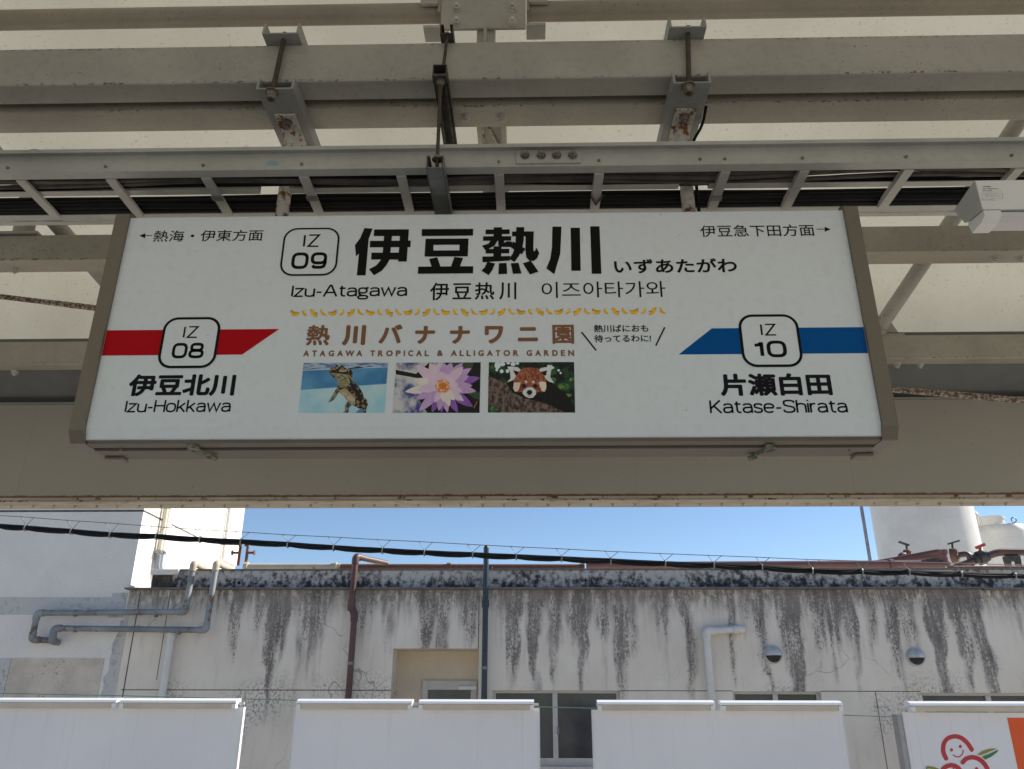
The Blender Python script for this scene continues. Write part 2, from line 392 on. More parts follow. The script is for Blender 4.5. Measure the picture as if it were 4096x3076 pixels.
# slanting pipe braces that foot on the outer purlin
def brace(p0, p1, r, side):
    b = MB(); b.cyl(p0, p1, r, 20); br = b.build('brace', M['steel'], canopy)
    b = MB(); p0 = Vector(p0)
    b.box(p0.x - .10, p0.x + .13, YC + .005, YC1 - .005, ZCT + .001, ZCT + .012)
    d = (Vector(p1) - p0).normalized()
    q = p0 + d * .17
    b.prism([(p0.x, ZCT + .013), (p0.x + side * .12, ZCT + .013), (q.x + side * .02, q.z)], 1, YC + .03, YC + .04)
    b.cyl(p0, p0 + d * .05, r * 1.25, 16)
    b.build('gusset', M['steel_dirty'], br)
f0 = P(3500, 1350, YC + .04); f0.z = ZCT + .02
brace(f0, P(4200, 300, YB - .3), .034, 1)
f1 = P(625, 1380, YC + .04); f1.z = ZCT + .02
brace(f1, P(-40, 590, YB - .3), .034, -1)
pp = P(90, 938, YB + .04)
b = MB(); b.cyl((pp.x, YB + .045, ZBT + .014), (pp.x - .03, YB + .045, ZBT + .46), .042, 20); b.box(pp.x - .10, pp.x + .10, YB - .012, YB + .085, ZBT + .002, ZBT + .014)
b.build('post', M['steel'], canopy)
# rusty tie rod behind the sign
p0, p1 = P(0, 1186, 3.25), P(4096, 1602, 3.25); d = p1 - p0
b = MB(); pts = [p0 + d * t + Vector((0, 0, -.03 * math.sin(math.pi * t))) for t in [i / 84 * 3.0 - 1.0 for i in range(85)]]
b.tube(pts, [.0125 + random.uniform(-.0016, .002) for _ in pts], 10); b.build('tie_rod', M['rusttie'], canopy)
# outer fascia girder
b = MB(); cuts = [XL, P(110, 1800, 3.8).x, P(1716, 1850, 3.8).x, P(2540, 1850, 3.8).x, P(3402, 1850, 3.8).x, XR]
for a, c in zip(cuts[:-1], cuts[1:]): b.box(a + .0003, c - .0003, 3.8, 3.83, FZ0, FZ1)
b.box(XL, XR, 3.832, 3.85, FZ0 + .01, FZ1 - .01)
fa = b.build('fascia_girder', M['fascia'], canopy)
yf1 = yz(2030, FZ0 - .012)
b = MB(); b.box(XL, XR, 3.795, yf1, FZ0 - .012, FZ0 - .001); b.box(XL, XR, 3.803, 3.87, FZ0 - .020, FZ0 - .013)
b.build('flange', M['flange'], fa)
xb = P(60, 2018, yf1 - .05).x
bolt_y = yz(2016, FZ0 - .012)
first = None
for i in range(50):
    x = PZ(30 + 86.5 * i, 2015, FZ0 - .012).x
    if first is None:
        b = MB(); q = Vector((x, bolt_y, FZ0 - .012)); b.cyl(q, q - Vector((0, 0, .008)), .0085, 8); b.cyl(q - Vector((0, 0, .008)), q - Vector((.002, 0, .016)), .005, 8)
        first = b.build('bolt', M['nutlight'], fa); x0 = x
    elif x < XR:
        c = first.copy(); COL.objects.link(c); c.parent = fa; c.location = (x - x0 + random.uniform(-.003, .003), random.uniform(-.004, .004), 0)
b = MB(); b.box(XL, XR, 3.79, 3.845, FZ1 + .001, FZ1 + .010); b.build('fascia_ledge', M['steel_grey'], fa)
b = MB(); b.prism([(YC1 + .002, H_C + .03), (3.846, FZ1 + .012), (3.90, FZ1 + .012), (3.90, ZCT + .02), (YC + .01, ZCT + .02), (YC + .01, ZCT + .002), (YC1 + .002, ZCT + .002)], 0, XL, XR)  # closed top added as an opaque lid against light from the roof sheet
b.build('gutter', M['gutter'], canopy)

# ------------------------------------------------------------------ sign
YS = 2.19; YSB = 2.385
sc_ = lambda zx, zy, ox, oy, s: (ox + zx / s, oy + zy / s)
xl = .5 * (P(345, 1699, YS).x + P(528, 857, YS).x); xr_ = .5 * (P(3522, 1699, YS).x + P(3370, 825, YS).x)
zt = hz(842, YS); zk = hz(1701, YS); zb0 = hz(1752, YS + .012)
sign = thing('station_sign', 'long white station name sign with brown end caps hanging under the canopy', 'station sign', ((xl + xr_) / 2, (YS + YSB) / 2, zb0))
b = MB()
b.prism([(YS + .02, zt), (YS, zt - .012), (YS, zk), (YS + .012, zb0), (YSB - .012, zb0), (YSB, zk), (YSB, zt - .012), (YSB - .02, zt)], 0, xl, xr_)
face = b.build('face_panel', M['whitegloss'], sign, .004)
capw = xl - P(288, 1699, YS).x
b = MB()
for a, c in ((xl - capw, xl - .0005), (xr_ + .0005, xr_ + capw)):
    b.prism([(YS + .012, zt + .012), (YS - .012, zt - .004), (YS - .012, zk - .012), (YS + .012, zb0 - .012), (YSB - .012, zb0 - .012), (YSB + .012, zk - .012), (YSB + .012, zt), (YSB - .01, zt + .012)], 0, a, c)
    ec = b.build('end_cap', M['trim'], sign, .004); b = MB()
b.box(xl + .001, xr_ - .001, YS + .03, YSB - .03, zt + .0005, zt + .008); b.build('top_cover', M['steel'], sign)
yb_far = yz(1829, zb0 - .012)
b = MB(); W = (yb_far - YS - .016)
for i, (a, c, dz) in enumerate(((0, .27, .003), (.34, .63, .009), (.70, 1.0, .005))):
    b.box(xl + .001, xr_ - .001, YS + .016 + W * a, YS + .016 + W * c, zb0 - .008 - dz, zb0 - .0005)
bt = b.build('bottom_trim', M['trimunder'], sign, .0008)
b = MB(); b.box(xl + .004, xr_ - .004, YS + .018, yb_far - .002, zb0 - .0045, zb0 - .0008, 0); b.build('groove', M['trimdark'], bt)
lat = plain('corroded_latch', (.17, .18, .14), .8, .3, .5, 60, .5)
for px, s_ in ((792, 1), (3062, -1)):
    b = MB(); q = PZ(px, 1795, zb0 - .012)
    b.box(q.x - .012, q.x + .012, q.y - .05, q.y - .012, zb0 - .024, zb0 - .012); b.bar(q + Vector((-.016 * s_, -.03, -.008)), q + Vector((.03 * s_, .045, -.008)), .016, .014); b.cyl(q + Vector((.024 * s_, .03, -.014)), q + Vector((.034 * s_, .055, -.014)), .009, 8)
    b.build('latch', lat, sign, .002)
for px, s_ in ((452, 1), (3442, -1)):
    b = MB(); q = PZ(px, 1822, zb0 - .012)
    b.box(q.x - .028, q.x + .028, yb_far - .036, yb_far + .012, zb0 - .024, zb0 - .012); b.build('corner_bracket', M['trim'], sign, .004)
b = MB()
for px in (484, 3397): q = PZ(px, 1796, zb0 - .014); b.new(); b.cyl(q, q - Vector((0, 0, .007)), .004, 8)
b.build('screw', M['nut'], sign)

# --- lettering
LAY = [0]
def text_verts(s):
    c = bpy.data.curves.new('t', 'FONT'); c.body = s; c.resolution_u = 5
    o = bpy.data.objects.new('t', c); COL.objects.link(o)
    dg = bpy.context.evaluated_depsgraph_get(); me = bpy.data.meshes.new_from_object(o.evaluated_get(dg))
    v = [(p.co.x, p.co.y) for p in me.vertices]; f = [tuple(q.vertices) for q in me.polygons]
    bpy.data.objects.remove(o); bpy.data.curves.remove(c); bpy.data.meshes.remove(me)
    us = sorted({i for q in f for i in q}); mp = {k: i for i, k in enumerate(us)}
    return [v[k] for k in us], [tuple(mp[k] for k in q) for q in f]
def place(mb, v, f, box, Y, bold=0., m=0):
    """fit a flat outline into the photo box (x0,y0,x1,y1) on the plane at depth Y"""
    x0, y0, x1, y1 = box
    a = P(x0, y1, Y); c = P(x1, y0, Y); xm0 = .5 * (P(x0, y0, Y).x + a.x); 
    bx0, bx1 = min(p[0] for p in v), max(p[0] for p in v); by0, by1 = min(p[1] for p in v), max(p[1] for p in v)
    h = c.z - a.z; rb = bold * h
    X0, X1, Z0, Z1 = a.x + rb, c.x + (P(x1, y1, Y).x - c.x) * .5 - rb, a.z + rb, c.z - rb
    X0 = .5 * (a.x + P(x0, y0, Y).x) + rb
    k = 10 if bold else 1
    for i in range(k):
        dx, dz = (rb * math.cos(i * 2 * math.pi / k), rb * math.sin(i * 2 * math.pi / k)) if bold else (0, 0)
        yy = Y - .0006 - i * 2.5e-5
        mb.mesh([(X0 + (p[0] - bx0) / (bx1 - bx0) * (X1 - X0) + dx, yy, Z0 + (p[1] - by0) / max(1e-6, by1 - by0) * (Z1 - Z0) + dz) for p in v], f, m)
def text(mb, s, box, Y, bold=0., m=0):
    v, f = text_verts(s); place(mb, v, f, box, Y, bold, m)
def pxpoly(mb, pts, o, Y, layer, m=0):
    """filled outline traced in a zoomed view: o = (x offset, y offset, zoom)"""
    mb.face([P(o[0] + x / o[2], o[1] + y / o[2], Y - .0006 - layer * .00012) for x, y in pts][::-1], m)
def se(cx, cy, rx, ry, a0=0, a1=360, p=2.7, n=28):
    out = []
    for i in range(n + 1):
        t = math.radians(a0 + (a1 - a0) * i / n); c, s = math.cos(t), math.sin(t)
        out.append((cx + rx * math.copysign(abs(c) ** (2 / p), c), cy + ry * math.copysign(abs(s) ** (2 / p), s)))
    return out
def strip(pts, t, closed=False):
    pts = [p for i, p in enumerate(pts) if i == 0 or math.dist(p, pts[i - 1]) > 1e-5]
    if closed and math.dist(pts[0], pts[-1]) < 1e-5: pts = pts[:-1]
    n = len(pts); vs = []
    for i in range(n):
        a = pts[i - 1] if (i or closed) else None; c = pts[(i + 1) % n] if (i < n - 1 or closed) else None; q = pts[i]
        d0 = Vector(((q[0] - a[0]), (q[1] - a[1]))).normalized() if a else None
        d1 = Vector(((c[0] - q[0]), (c[1] - q[1]))).normalized() if c else None
        d0 = d0 or d1; d1 = d1 or d0
        b_ = d0 + d1
        b_ = b_.normalized() if b_.length > 1e-4 else d1
        nn = Vector((-b_.y, b_.x)); k = t / 2 / max(.45, nn.dot(Vector((-d1.y, d1.x))))
        vs += [(q[0] + nn.x * k, q[1] + nn.y * k), (q[0] - nn.x * k, q[1] - nn.y * k)]
    fs = [(2 * i, 2 * i + 1, 2 * ((i + 1) % n) + 1, 2 * ((i + 1) % n)) for i in range(n if closed else n - 1)]
    return vs, fs
S_ = [(.46, .57), (.43, .68), (.32, .72), (.15, .72), (.04, .67), (.02, .54), (.06, .43), (.18, .385), (.29, .35), (.42, .30), (.46, .18), (.42, .05), (.30, 0), (.14, 0), (.03, .05), (0, .16)]
GL = {
 'I': (0, [[(0, 0), (0, 1)]]), 'z': (.5, [[(0, .72), (.49, .72), (0, 0), (.5, 0)]]), 'Z': (.66, [[(0, 1), (.64, 1), (0, 0), (.66, 0)]]),
 'u': (.52, [[(0, .72)] + se(.26, .26, .26, .26, 180, 360) + [(.52, .5)], [(.52, .72), (.52, -.05)]]), '-': (.3, [[(0, .36), (.3, .36)]]),
 'A': (.78, [[(0, -.05), (.35, 1), (.43, 1), (.78, -.05)], [(.13, .33), (.65, .33)]]), 't': (.36, [[(.14, .95), (.14, .18), (.18, .05), (.27, 0), (.38, 0)], [(0, .72), (.37, .72)]]),
 'a': (.52, [se(.26, .5, .24, .22, 165, 0) + [(.52, .4), (.52, -.05)], [(.52, .43), (.18, .42), (.05, .36), (0, .21), (.05, .05), (.18, 0), (.34, .01), (.5, .14)]]),
 'g': (.56, [se(.25, .49, .24, .23), se(.27, -.14, .28, .15), [(.40, .66), (.47, .74), (.6, .74)], [(.12, .29), (.04, .2), (.1, .08), (.24, .02)]]),
 'w': (.84, [[(0, .77), (.2, 0), (.42, .72), (.64, 0), (.84, .77)]]), 'H': (.64, [[(0, -.05), (0, 1.05)], [(.64, -.05), (.64, 1.05)], [(0, .53), (.64, .53)]]),
 'o': (.56, [se(.28, .36, .28, .36)]), 'k': (.5, [[(0, 1.05), (0, -.05)], [(.47, .76), (.03, .28)], [(.16, .44), (.5, -.05)]]),
 'K': (.64, [[(0, 1.05), (0, -.05)], [(.6, 1.05), (.03, .36)], [(.2, .57), (.64, -.05)]]), 's': (.46, [S_]), 'S': (.66, [[(x * 1.43, y / .72) for x, y in S_]]),
 'e': (.56, [[(.02, .38), (.55, .38)], se(.28, .36, .28, .36, 3, 318)]), 'h': (.52, [[(0, 1.05), (0, -.05)], [(0, .42)] + se(.26, .44, .26, .28, 180, 0) + [(.52, -.05)]]),
 'i': (0, [[(0, .77), (0, -.05)], [(0, .95), (0, 1.06)]]), 'r': (.3, [[(0, .77), (0, -.05)], [(0, .42), (.04, .62), (.15, .71), (.31, .72)]]),
 '0': (.86, [se(.43, .5, .43, .5, p=3.2)]), '8': (.84, [se(.42, .76, .36, .24, p=3), se(.42, .25, .42, .25, p=3)]),
 '9': (.84, [se(.42, .66, .40, .34, p=3), [(.82, .62), (.82, .3), (.76, .08), (.6, 0), (.36, 0), (.16, .02), (.06, .14)]]),
 '1': (.42, [[(.36, 1), (.36, 0)], [(.0, .77), (.2, .80), (.34, .93)]]),
}
def strokes(mb, s, box, Y, t, sp=.19, m=0, sx=1.25):
    V, Fs, x = [], [], 0
    for ch in s:
        w, paths = GL[ch]
        for p in paths:
            cl = math.dist(p[0], p[-1]) < 1e-4
            v, f = strip([(x + a * sx, c) for a, c in p], t, cl); i = len(V); V += v; Fs += [tuple(i + k for k in q) for q in f]
        x += w * sx + sp
    place(mb, V, Fs, box, Y, 0, m)
def lettering(name, fn, mat_, parent=None):
    b = MB(); fn(b); return b.build(name, mat_, parent or face)
Z2 = (1350, 800, 1.58); Z1 = (0, 800, 1.58); Z3 = (2696, 800, 1.58)
def zbox(o, x0, y0, x1, y1): return (o[0] + x0 / o[2], o[1] + y0 / o[2], o[0] + x1 / o[2], o[1] + y1 / o[2])
N0 = (1400, 870, 2.765)
NAME = [
 [(160, 116), (250, 122), (207, 235), (172, 640), (75, 640), (98, 398), (66, 430), (54, 305), (112, 228)],
 [(268, 132), (652, 130), (645, 205), (262, 205)], [(222, 258), (673, 255), (668, 328), (218, 330)], [(238, 388), (632, 388), (628, 465), (233, 465)],
 [(558, 130), (652, 130), (627, 487), (532, 487)], [(383, 132), (472, 132), (438, 465), (408, 520), (352, 588), (265, 640), (210, 572), (290, 530), (340, 470), (362, 388)],
 [(795, 128), (1363, 125), (1361, 200), (793, 205)], [(836, 235), (1311, 232), (1309, 300), (832, 303)], [(828, 365), (1306, 362), (1303, 430), (824, 432)], [(836, 235), (925, 235), (920, 432), (824, 432)], [(1214, 232), (1311, 232), (1303, 430), (1208, 430)],
 [(875, 458), (965, 438), (1002, 545), (903, 545)], [(1155, 435), (1250, 447), (1215, 545), (1115, 545)], [(754, 543), (1363, 538), (1361, 617), (750, 622)],
 [(1500, 133), (1767, 131), (1765, 182), (1499, 184)], [(1590, 108), (1682, 108), (1680, 215), (1588, 215)], [(1473, 208), (1783, 206), (1782, 255), (1470, 257)],
 [(1555, 255), (1632, 255), (1600, 310), (1500, 365), (1460, 310), (1530, 290)], [(1640, 255), (1705, 255), (1705, 278), (1740, 262), (1795, 268), (1785, 325), (1680, 325), (1640, 312)],
 [(1588, 318), (1676, 318), (1670, 450), (1585, 450)], [(1502, 348), (1762, 346), (1760, 395), (1500, 397)], [(1463, 432), (1770, 425), (1768, 475), (1467, 495)],
 [(1793, 155), (2033, 153), (2030, 205), (1792, 207)], [(1840, 106), (1928, 106), (1920, 250), (1905, 340), (1870, 420), (1818, 492), (1760, 455), (1800, 400), (1830, 300)],
 [(1943, 153), (2033, 153), (2027, 340), (2032, 372), (2045, 372), (2062, 332), (2093, 392), (2070, 450), (2030, 480), (1985, 478), (1950, 440), (1940, 360)], [(1805, 265), (1940, 345), (1900, 407), (1772, 325)],
 [(1520, 488), (1605, 508), (1575, 580), (1533, 637), (1453, 588), (1490, 550)], [(1648, 505), (1732, 502), (1738, 622), (1641, 626)], [(1778, 505), (1862, 500), (1897, 618), (1802, 622)], [(1912, 505), (2000, 478), (2085, 598), (1990, 630)],
]
KAWA = [[(1358, 168), (1416, 168), (1408, 340), (1370, 470), (1320, 432), (1345, 370), (1355, 300)], [(1473, 175), (1532, 175), (1537, 447), (1478, 447)], [(1597, 166), (1656, 166), (1668, 466), (1607, 466)]]
def f_name(b):
    for i, p in enumerate(NAME): pxpoly(b, p, N0, YS, i * .25)
    for i, p in enumerate(KAWA): pxpoly(b, p, Z2, YS, i * .25)
lettering('station_name_lettering', f_name, M['black'])
lettering('kana_lettering', lambda b: text(b, "いずあたがわ", (2456, 1032, 2947, 1095), YS, .028), M['black'])
lettering('roman_lettering', lambda b: strokes(b, "Izu-Atagawa", (1166, 1136, 1629, 1201), YS, .15), M['black'])
lettering('chinese_lettering', lambda b: [text(b, ch, bx, YS, .015) for ch, bx in (("伊", zbox(Z2, 585, 522, 705, 635)), ("豆", zbox(Z2, 728, 526, 846, 628)), ("热", zbox(Z2, 868, 520, 992, 630)), ("川", zbox(Z2, 1022, 520, 1130, 630)))], M['black'])
lettering('korean_lettering', lambda b: text(b, "이즈아타가와", zbox(Z2, 1290, 512, 2072, 620), YS, 0), M['black'])
def arrow(b, x0, x1, y, tip):
    q0, q1 = P(x0, y, YS), P(x1, y, YS); b.box(q0.x, q1.x, YS - .0008, YS - .0002, q0.z - .0012, q0.z + .0012)
    b.face([P(tip, y, YS - .0007), P(tip + (24 if tip <= x0 else -24), y - 10, YS - .0007), P(tip + (24 if tip <= x0 else -24), y + 10, YS - .0007)][::(1 if tip > x0 else -1)])
def f_left(b):
    arrow(b, 562, 608, 943, 557); b.new(); text(b, "熱海・伊東方面", zbox(Z1, 972, 187, 1662, 265), YS, .008)
def f_right(b):
    arrow(b, 3267, 3318, 917, 3323); b.new(); text(b, "伊豆急下田方面", zbox(Z3, 165, 153, 887, 235), YS, .008)
lettering('direction_lettering', f_left, M['navy']); lettering('direction_lettering', f_right, M['navy'])
lettering('neighbour_name_lettering', lambda b: (text(b, "伊豆北川", zbox(Z1, 815, 1098, 1487, 1242), YS, .042), strokes(b, "Izu-Hokkawa", zbox(Z1, 792, 1262, 1460, 1350), YS, .15)), M['navy'])
lettering('neighbour_name_lettering', lambda b: (text(b, "片瀬白田", zbox(Z3, 290, 1093, 995, 1240), YS, .042), strokes(b, "Katase-Shirata", zbox(Z3, 224, 1258, 1095, 1351), YS, .15)), M['navy'])
lettering('garden_name_lettering', lambda b: [(b.new(), text(b, ch, bx, YS, w)) for ch, bx, w in (("熱", zbox(Z1, 1938, 790, 2085, 920), .03), ("川", zbox(Z2, 32, 790, 178, 920), .055), ("バ", zbox(Z2, 262, 786, 410, 908), .045), ("ナ", zbox(Z2, 490, 795, 617, 910), .055), ("ナ", zbox(Z2, 710, 795, 837, 910), .055), ("ワ", zbox(Z2, 930, 795, 1048, 908), .055), ("ニ", zbox(Z2, 1140, 803, 1266, 895), .07), ("園", zbox(Z2, 1358, 788, 1495, 910), .032))], M['brown'])
def f_garden(b):
    xs = [1210, 1240, 1268, 1301, 1332, 1365, 1402]
    v = "ATAGAWA TROPICAL & ALLIGATOR GARDEN"
    tot = 2306 - 1211; n = len(v)
    adv = {'I': .55, ' ': .62, 'W': 1.3, 'A': 1.06, 'T': .95, '&': 1.15, 'G': 1.1, 'O': 1.2, 'L': .85, 'E': .85, 'N': 1.15, 'D': 1.1, 'C': 1.0, 'P': .95, 'R': 1.0}
    sm = sum(adv[c] for c in v); x = 1211
    for c in v:
        w = adv[c] * tot / sm
        if c != ' ':
            q = {'I': .16, 'W': .84, 'A': .68, 'O': .68}.get(c, .62) * w if c != 'I' else 5.5
            k = (x - 1211) / tot
            text(b, c, (x + (w - q) / 2 - 3, 1402 - k * 2, x + (w + q) / 2 - 3, 1426 - k * 2), YS, .055)
        x += w
lettering('garden_roman_lettering', f_garden, M['brown'])
def f_speech(b):
    text(b, "熱川ばにおも", (2376, 1298, 2593, 1330), YS, .02); text(b, "待ってるわに!", (2377, 1338, 2604, 1370), YS, .02)
    for (x0, y0, x1, y1) in ((2326, 1328, 2385, 1402), (2659, 1309, 2623, 1383)):
        v, f = strip([(x0, y0), (x1, y1)], 6); b.mesh([P(x, y, YS - .0008) for x, y in v], [q[::-1] for q in f])
lettering('greeting_lettering', f_speech, M['black'])
# coloured line bands and number badges
b = MB(); zz0, zz1 = hz(1422, YS, 500), hz(1321, YS, 500)
b.face([(xl + .001, YS - .0006, zz0), (P(968, 1422, YS).x, YS - .0006, zz0), (P(1117, 1321, YS).x, YS - .0006, zz1), (xl + .001, YS - .0006, zz1)]); b.build('line_band', M['red'], face)
b = MB(); zz0, zz1 = hz(1414, YS, 3300), hz(1310, YS, 3300)
b.face([(P(2714, 1414, YS).x, YS - .0006, zz0), (xr_ - .001, YS - .0006, zz0), (xr_ - .001, YS - .0006, zz1), (P(2847, 1310, YS).x, YS - .0006, zz1)]); b.build('line_band', M['blue'], face)
def badge(box, iz, num, numtxt, t):
    x0, y0, x1, y1 = box; q0, q1 = P(x0, y1, YS), P(x1, y0, YS)
    X0 = .5 * (P(x0, y0, YS).x + q0.x); X1 = .5 * (q1.x + P(x1, y1, YS).x)
    cx, cz, rx, rz = (X0 + X1) / 2, (q0.z + q1.z) / 2, (X1 - X0) / 2, (q1.z - q0.z) / 2
    r = .24 * rz * 2; pts = []
    for sx, sz, a in ((1, 1, 0), (-1, 1, 90), (-1, -1, 180), (1, -1, 270)):
        for k in range(9):
            tt = math.radians(a + k * 90 / 8); pts.append((cx + sx * (rx - r) + r * math.cos(tt), cz + sz * (rz - r) + r * math.sin(tt)))
    b = MB(); b.face([(x, YS - .0012, z) for x, z in pts], 0)
    v, f = strip(pts, t, True); b.mesh([(x, YS - .0016, z) for x, z in v], [q[::-1] for q in f], 1)
    strokes(b, "IZ", iz, YS - .0010, .13, .28, 1, 1.0); strokes(b, numtxt, num, YS - .0010, .225, .34, 1, 1.12)
    b.build('number_badge', [M['whitegloss'], M['black']], face)
badge(zbox(Z1, 1788, 181, 2133, 476), zbox(Z1, 1918, 217, 2026, 298), zbox(Z1, 1842, 330, 2066, 437), "09", .0062)
badge(zbox(Z1, 1025, 748, 1372, 1057), zbox(Z1, 1160, 797, 1258, 873), zbox(Z1, 1088, 902, 1290, 1002), "08", .0082)
badge(zbox(Z3, 426, 730, 790, 1050), zbox(Z3, 546, 782, 650, 858), zbox(Z3, 510, 888, 712, 996), "10", .0082)
# row of printed bananas
yel = [plain('banana_yellow', lin((238, 186, 28)), .25, 0, .12, 60), plain('banana_shade', lin((205, 150, 18)), .25, 0, .12, 60), plain('banana_flesh', lin((240, 226, 140)), .25, 0, .05, 60), plain('banana_tip', lin((70, 55, 20)), .25, 0, 0)]
def banana(b, cx, cy, ang, fl, L=15, w=4.6, mi=0, lay=0, bend=.9):
    """one curved fruit in photo pixels: ang points along its chord"""
    top, bot = [], []
    w *= 1.75; L *= 1.12
    for k in range(9):
        t = k / 8; a = (t - .5) * bend * 2; rr = L / bend
        x, y = rr * math.sin(a), -rr * math.cos(a) + rr * .8
        hw = w * (math.sin(math.pi * min(1, max(0, .08 + .84 * t))) ** .6) * .62
        nx, ny = math.sin(a), -math.cos(a)
        top.append((x + nx * hw, y + ny * hw)); bot.append((x - nx * hw, y - ny * hw))
    ca, sa = math.cos(ang), math.sin(ang)
    tr = lambda p: (cx + fl * (p[0] * ca - p[1] * sa), cy + (p[0] * sa + p[1] * ca))
    q = [tr(p) for p in top + bot[::-1]]
    b.mesh([P(x, y, YS - .0006 - lay * .00012) for x, y in q], [tuple(range(len(q)))], mi)
    s = [tr(p) for p in (top[-1], bot[-1])]; e = tr((top[-1][0] + 3, top[-1][1] - 1))
    b.mesh([P(x, y, YS - .0007 - lay * .00012) for x, y in (s[0], s[1], e)], [(0, 1, 2)], 3)
b = MB(); x = 1179; i = 0
while x < 2660:
    k = i % 8; y = 1250 - (x - 1178) * .0052; fl = 1 if k < 3 or k == 7 else -1
    if k in (0, 4):
        banana(b, x, y - 2, math.pi + .25, fl, 17, 5, 1, 0); banana(b, x + 1, y + 4, math.pi + .1, fl, 16, 5, 0, 1)
    elif k in (1, 5):
        banana(b, x, y + 2, math.pi - .9, -fl, 13, 4.2, 0, 0); banana(b, x + 2, y - 6, math.pi - 1.5, fl, 8, 4, 2, 1)
    elif k in (2, 6):
        banana(b, x, y - 2, math.pi - .5, -fl, 16, 5, 1, 0); banana(b, x, y + 1, math.pi - .8, -fl, 17, 5, 0, 1); banana(b, x + 4 * fl, y + 4, math.pi - 1.1, -fl, 15, 4.6, 0, 2)
    else: banana(b, x, y + 1, math.pi + .8, -fl if k == 3 else fl, 16, 4.6, 0, 0)
    x += 37.7; i += 1
b.build('banana_frieze', yel, face)
# three printed photographs
def spotted(name, c0, c1, scale, lo=.45, hi=.55, sc=(1, 1, 1), det=5):
    m, nt, bs = nodes(name); g = G(nt); g.set(bs.inputs['Base Color'], g.mix(g.ramp(g.noise(sc, scale, det, .6), lo, hi), c0, c1)); bs.inputs['Roughness'].default_value = .22; return m
C0 = (1150, 1420, 4.916); C1 = (1550, 1420, 4.916); C2 = (1920, 1420, 4.916)
L = lin
pm = [spotted('pool_surface_print', L((85, 105, 160)), L((170, 190, 210)), 60, .4, .6, (.5, 1, 3)), spotted('pool_wall_print', L((45, 115, 170)), L((95, 155, 195)), 9, .3, .7), spotted('pool_floor_print', L((150, 205, 225)), L((195, 222, 228)), 10, .3, .7), plain('waterline_print', L((215, 235, 240)), .22, 0, 0),
      spotted('reptile_back_print', L((24, 18, 16)), L((150, 130, 95)), 120, .5, .6), spotted('reptile_throat_print', L((110, 105, 75)), L((165, 160, 125)), 90, .4, .6, (1, 1, 2)), spotted('reptile_belly_print', L((195, 178, 150)), L((170, 150, 120)), 60), plain('reptile_dark_print', L((30, 24, 22)), .22, 0, 0), spotted('reptile_leg_print', L((60, 65, 75)), L((150, 140, 110)), 110, .4, .6)]
b = MB(); A_ = lambda p, l, m_: pxpoly(b, p, C0, YS, l, m_)
A_([(260, 688), (1945, 565), (1910, 1137), (210, 1137)], 0, 2); A_([(302, 300), (1972, 232), (1945, 565), (260, 688)], 0, 1); A_([(318, 155), (1978, 150), (1972, 232), (302, 300)], 0, 0)
A_([(303, 296), (1972, 228), (1972, 238), (302, 306)], 1, 3); A_([(1150, 268), (1310, 245), (1390, 230), (1310, 213), (1420, 225), (1515, 248), (1350, 262), (1160, 278)], 2, 0 + 7)
A_([(1330, 1137), (1420, 1060), (1480, 1050), (1490, 1137)], 1, 1)
A_([(1005, 580), (1020, 640), (1010, 730), (930, 860), (860, 915), (795, 937), (830, 880), (890, 780), (940, 690)], 3, 8); A_([(1190, 905), (1260, 985), (1215, 1030), (1195, 1137), (1085, 1137), (1130, 1090), (1125, 1020), (1165, 930)], 3, 8)
A_([(825, 290), (870, 250), (940, 240), (950, 200), (975, 185), (1000, 225), (1040, 225), (1075, 195), (1110, 235), (1160, 265), (1240, 275), (1280, 340), (1275, 430), (1250, 495), (1330, 540), (1400, 620), (1470, 720), (1500, 830), (1560, 880), (1580, 980), (1550, 1050), (1545, 1137), (1480, 1137), (1475, 1050), (1400, 1055), (1330, 1010), (1230, 960), (1110, 810), (1010, 730), (1005, 580), (980, 500), (925, 450), (860, 400), (825, 350)], 4, 4)
A_([(925, 430), (1100, 455), (1215, 455), (1235, 540), (1160, 640), (1020, 640), (1000, 570), (980, 500)], 5, 5); A_([(1010, 690), (1130, 650), (1250, 760), (1330, 860), (1325, 990), (1240, 960), (1150, 840), (1020, 735)], 5, 6)
A_([(840, 345), (960, 350), (1100, 375), (1230, 390), (1180, 440), (1090, 450), (930, 415), (850, 385)], 6, 5); A_([(830, 335), (900, 315), (990, 335), (1080, 345), (1170, 330), (1170, 345), (1080, 365), (980, 358), (880, 350)], 7, 7); A_([(1020, 285), (1150, 280), (1170, 320), (1080, 340), (1010, 325)], 7, 6)
A_([(1250, 540), (1330, 600), (1400, 730), (1440, 860), (1390, 900), (1340, 760), (1240, 620)], 5, 7)
b.build('crocodile_picture', pm, face)
pm = [spotted('pond_light_print', L((70, 75, 140)), L((205, 205, 205)), 14, .4, .58), plain('pond_dark_print', L((14, 18, 22)), .22, 0, .3, 20), plain('petal_pale_print', L((226, 200, 222)), .22, 0, .05, 30), plain('petal_lilac_print', L((200, 165, 212)), .22, 0, .08, 30), plain('petal_purple_print', L((140, 90, 175)), .22, 0, .15, 30), plain('petal_cream_print', L((232, 222, 214)), .22, 0, .05, 30),
      spotted('stamen_print', L((215, 110, 110)), L((245, 205, 150)), 160), plain('heart_print', L((215, 130, 20)), .22, 0, .1, 40), plain('leaf_dim_print', L((60, 75, 55)), .22, 0, .2, 20), plain('stick_print', L((170, 80, 60)), .22, 0, 0)]
b = MB(); A_ = lambda p, l, m_: pxpoly(b, p, C1, YS, l, m_)
A_([(168, 150), (1100, 150), (1000, 1137), (100, 1137)], 0, 0); A_([(1100, 150), (1833, 143), (1810, 1137), (1000, 1137)], 0, 1)
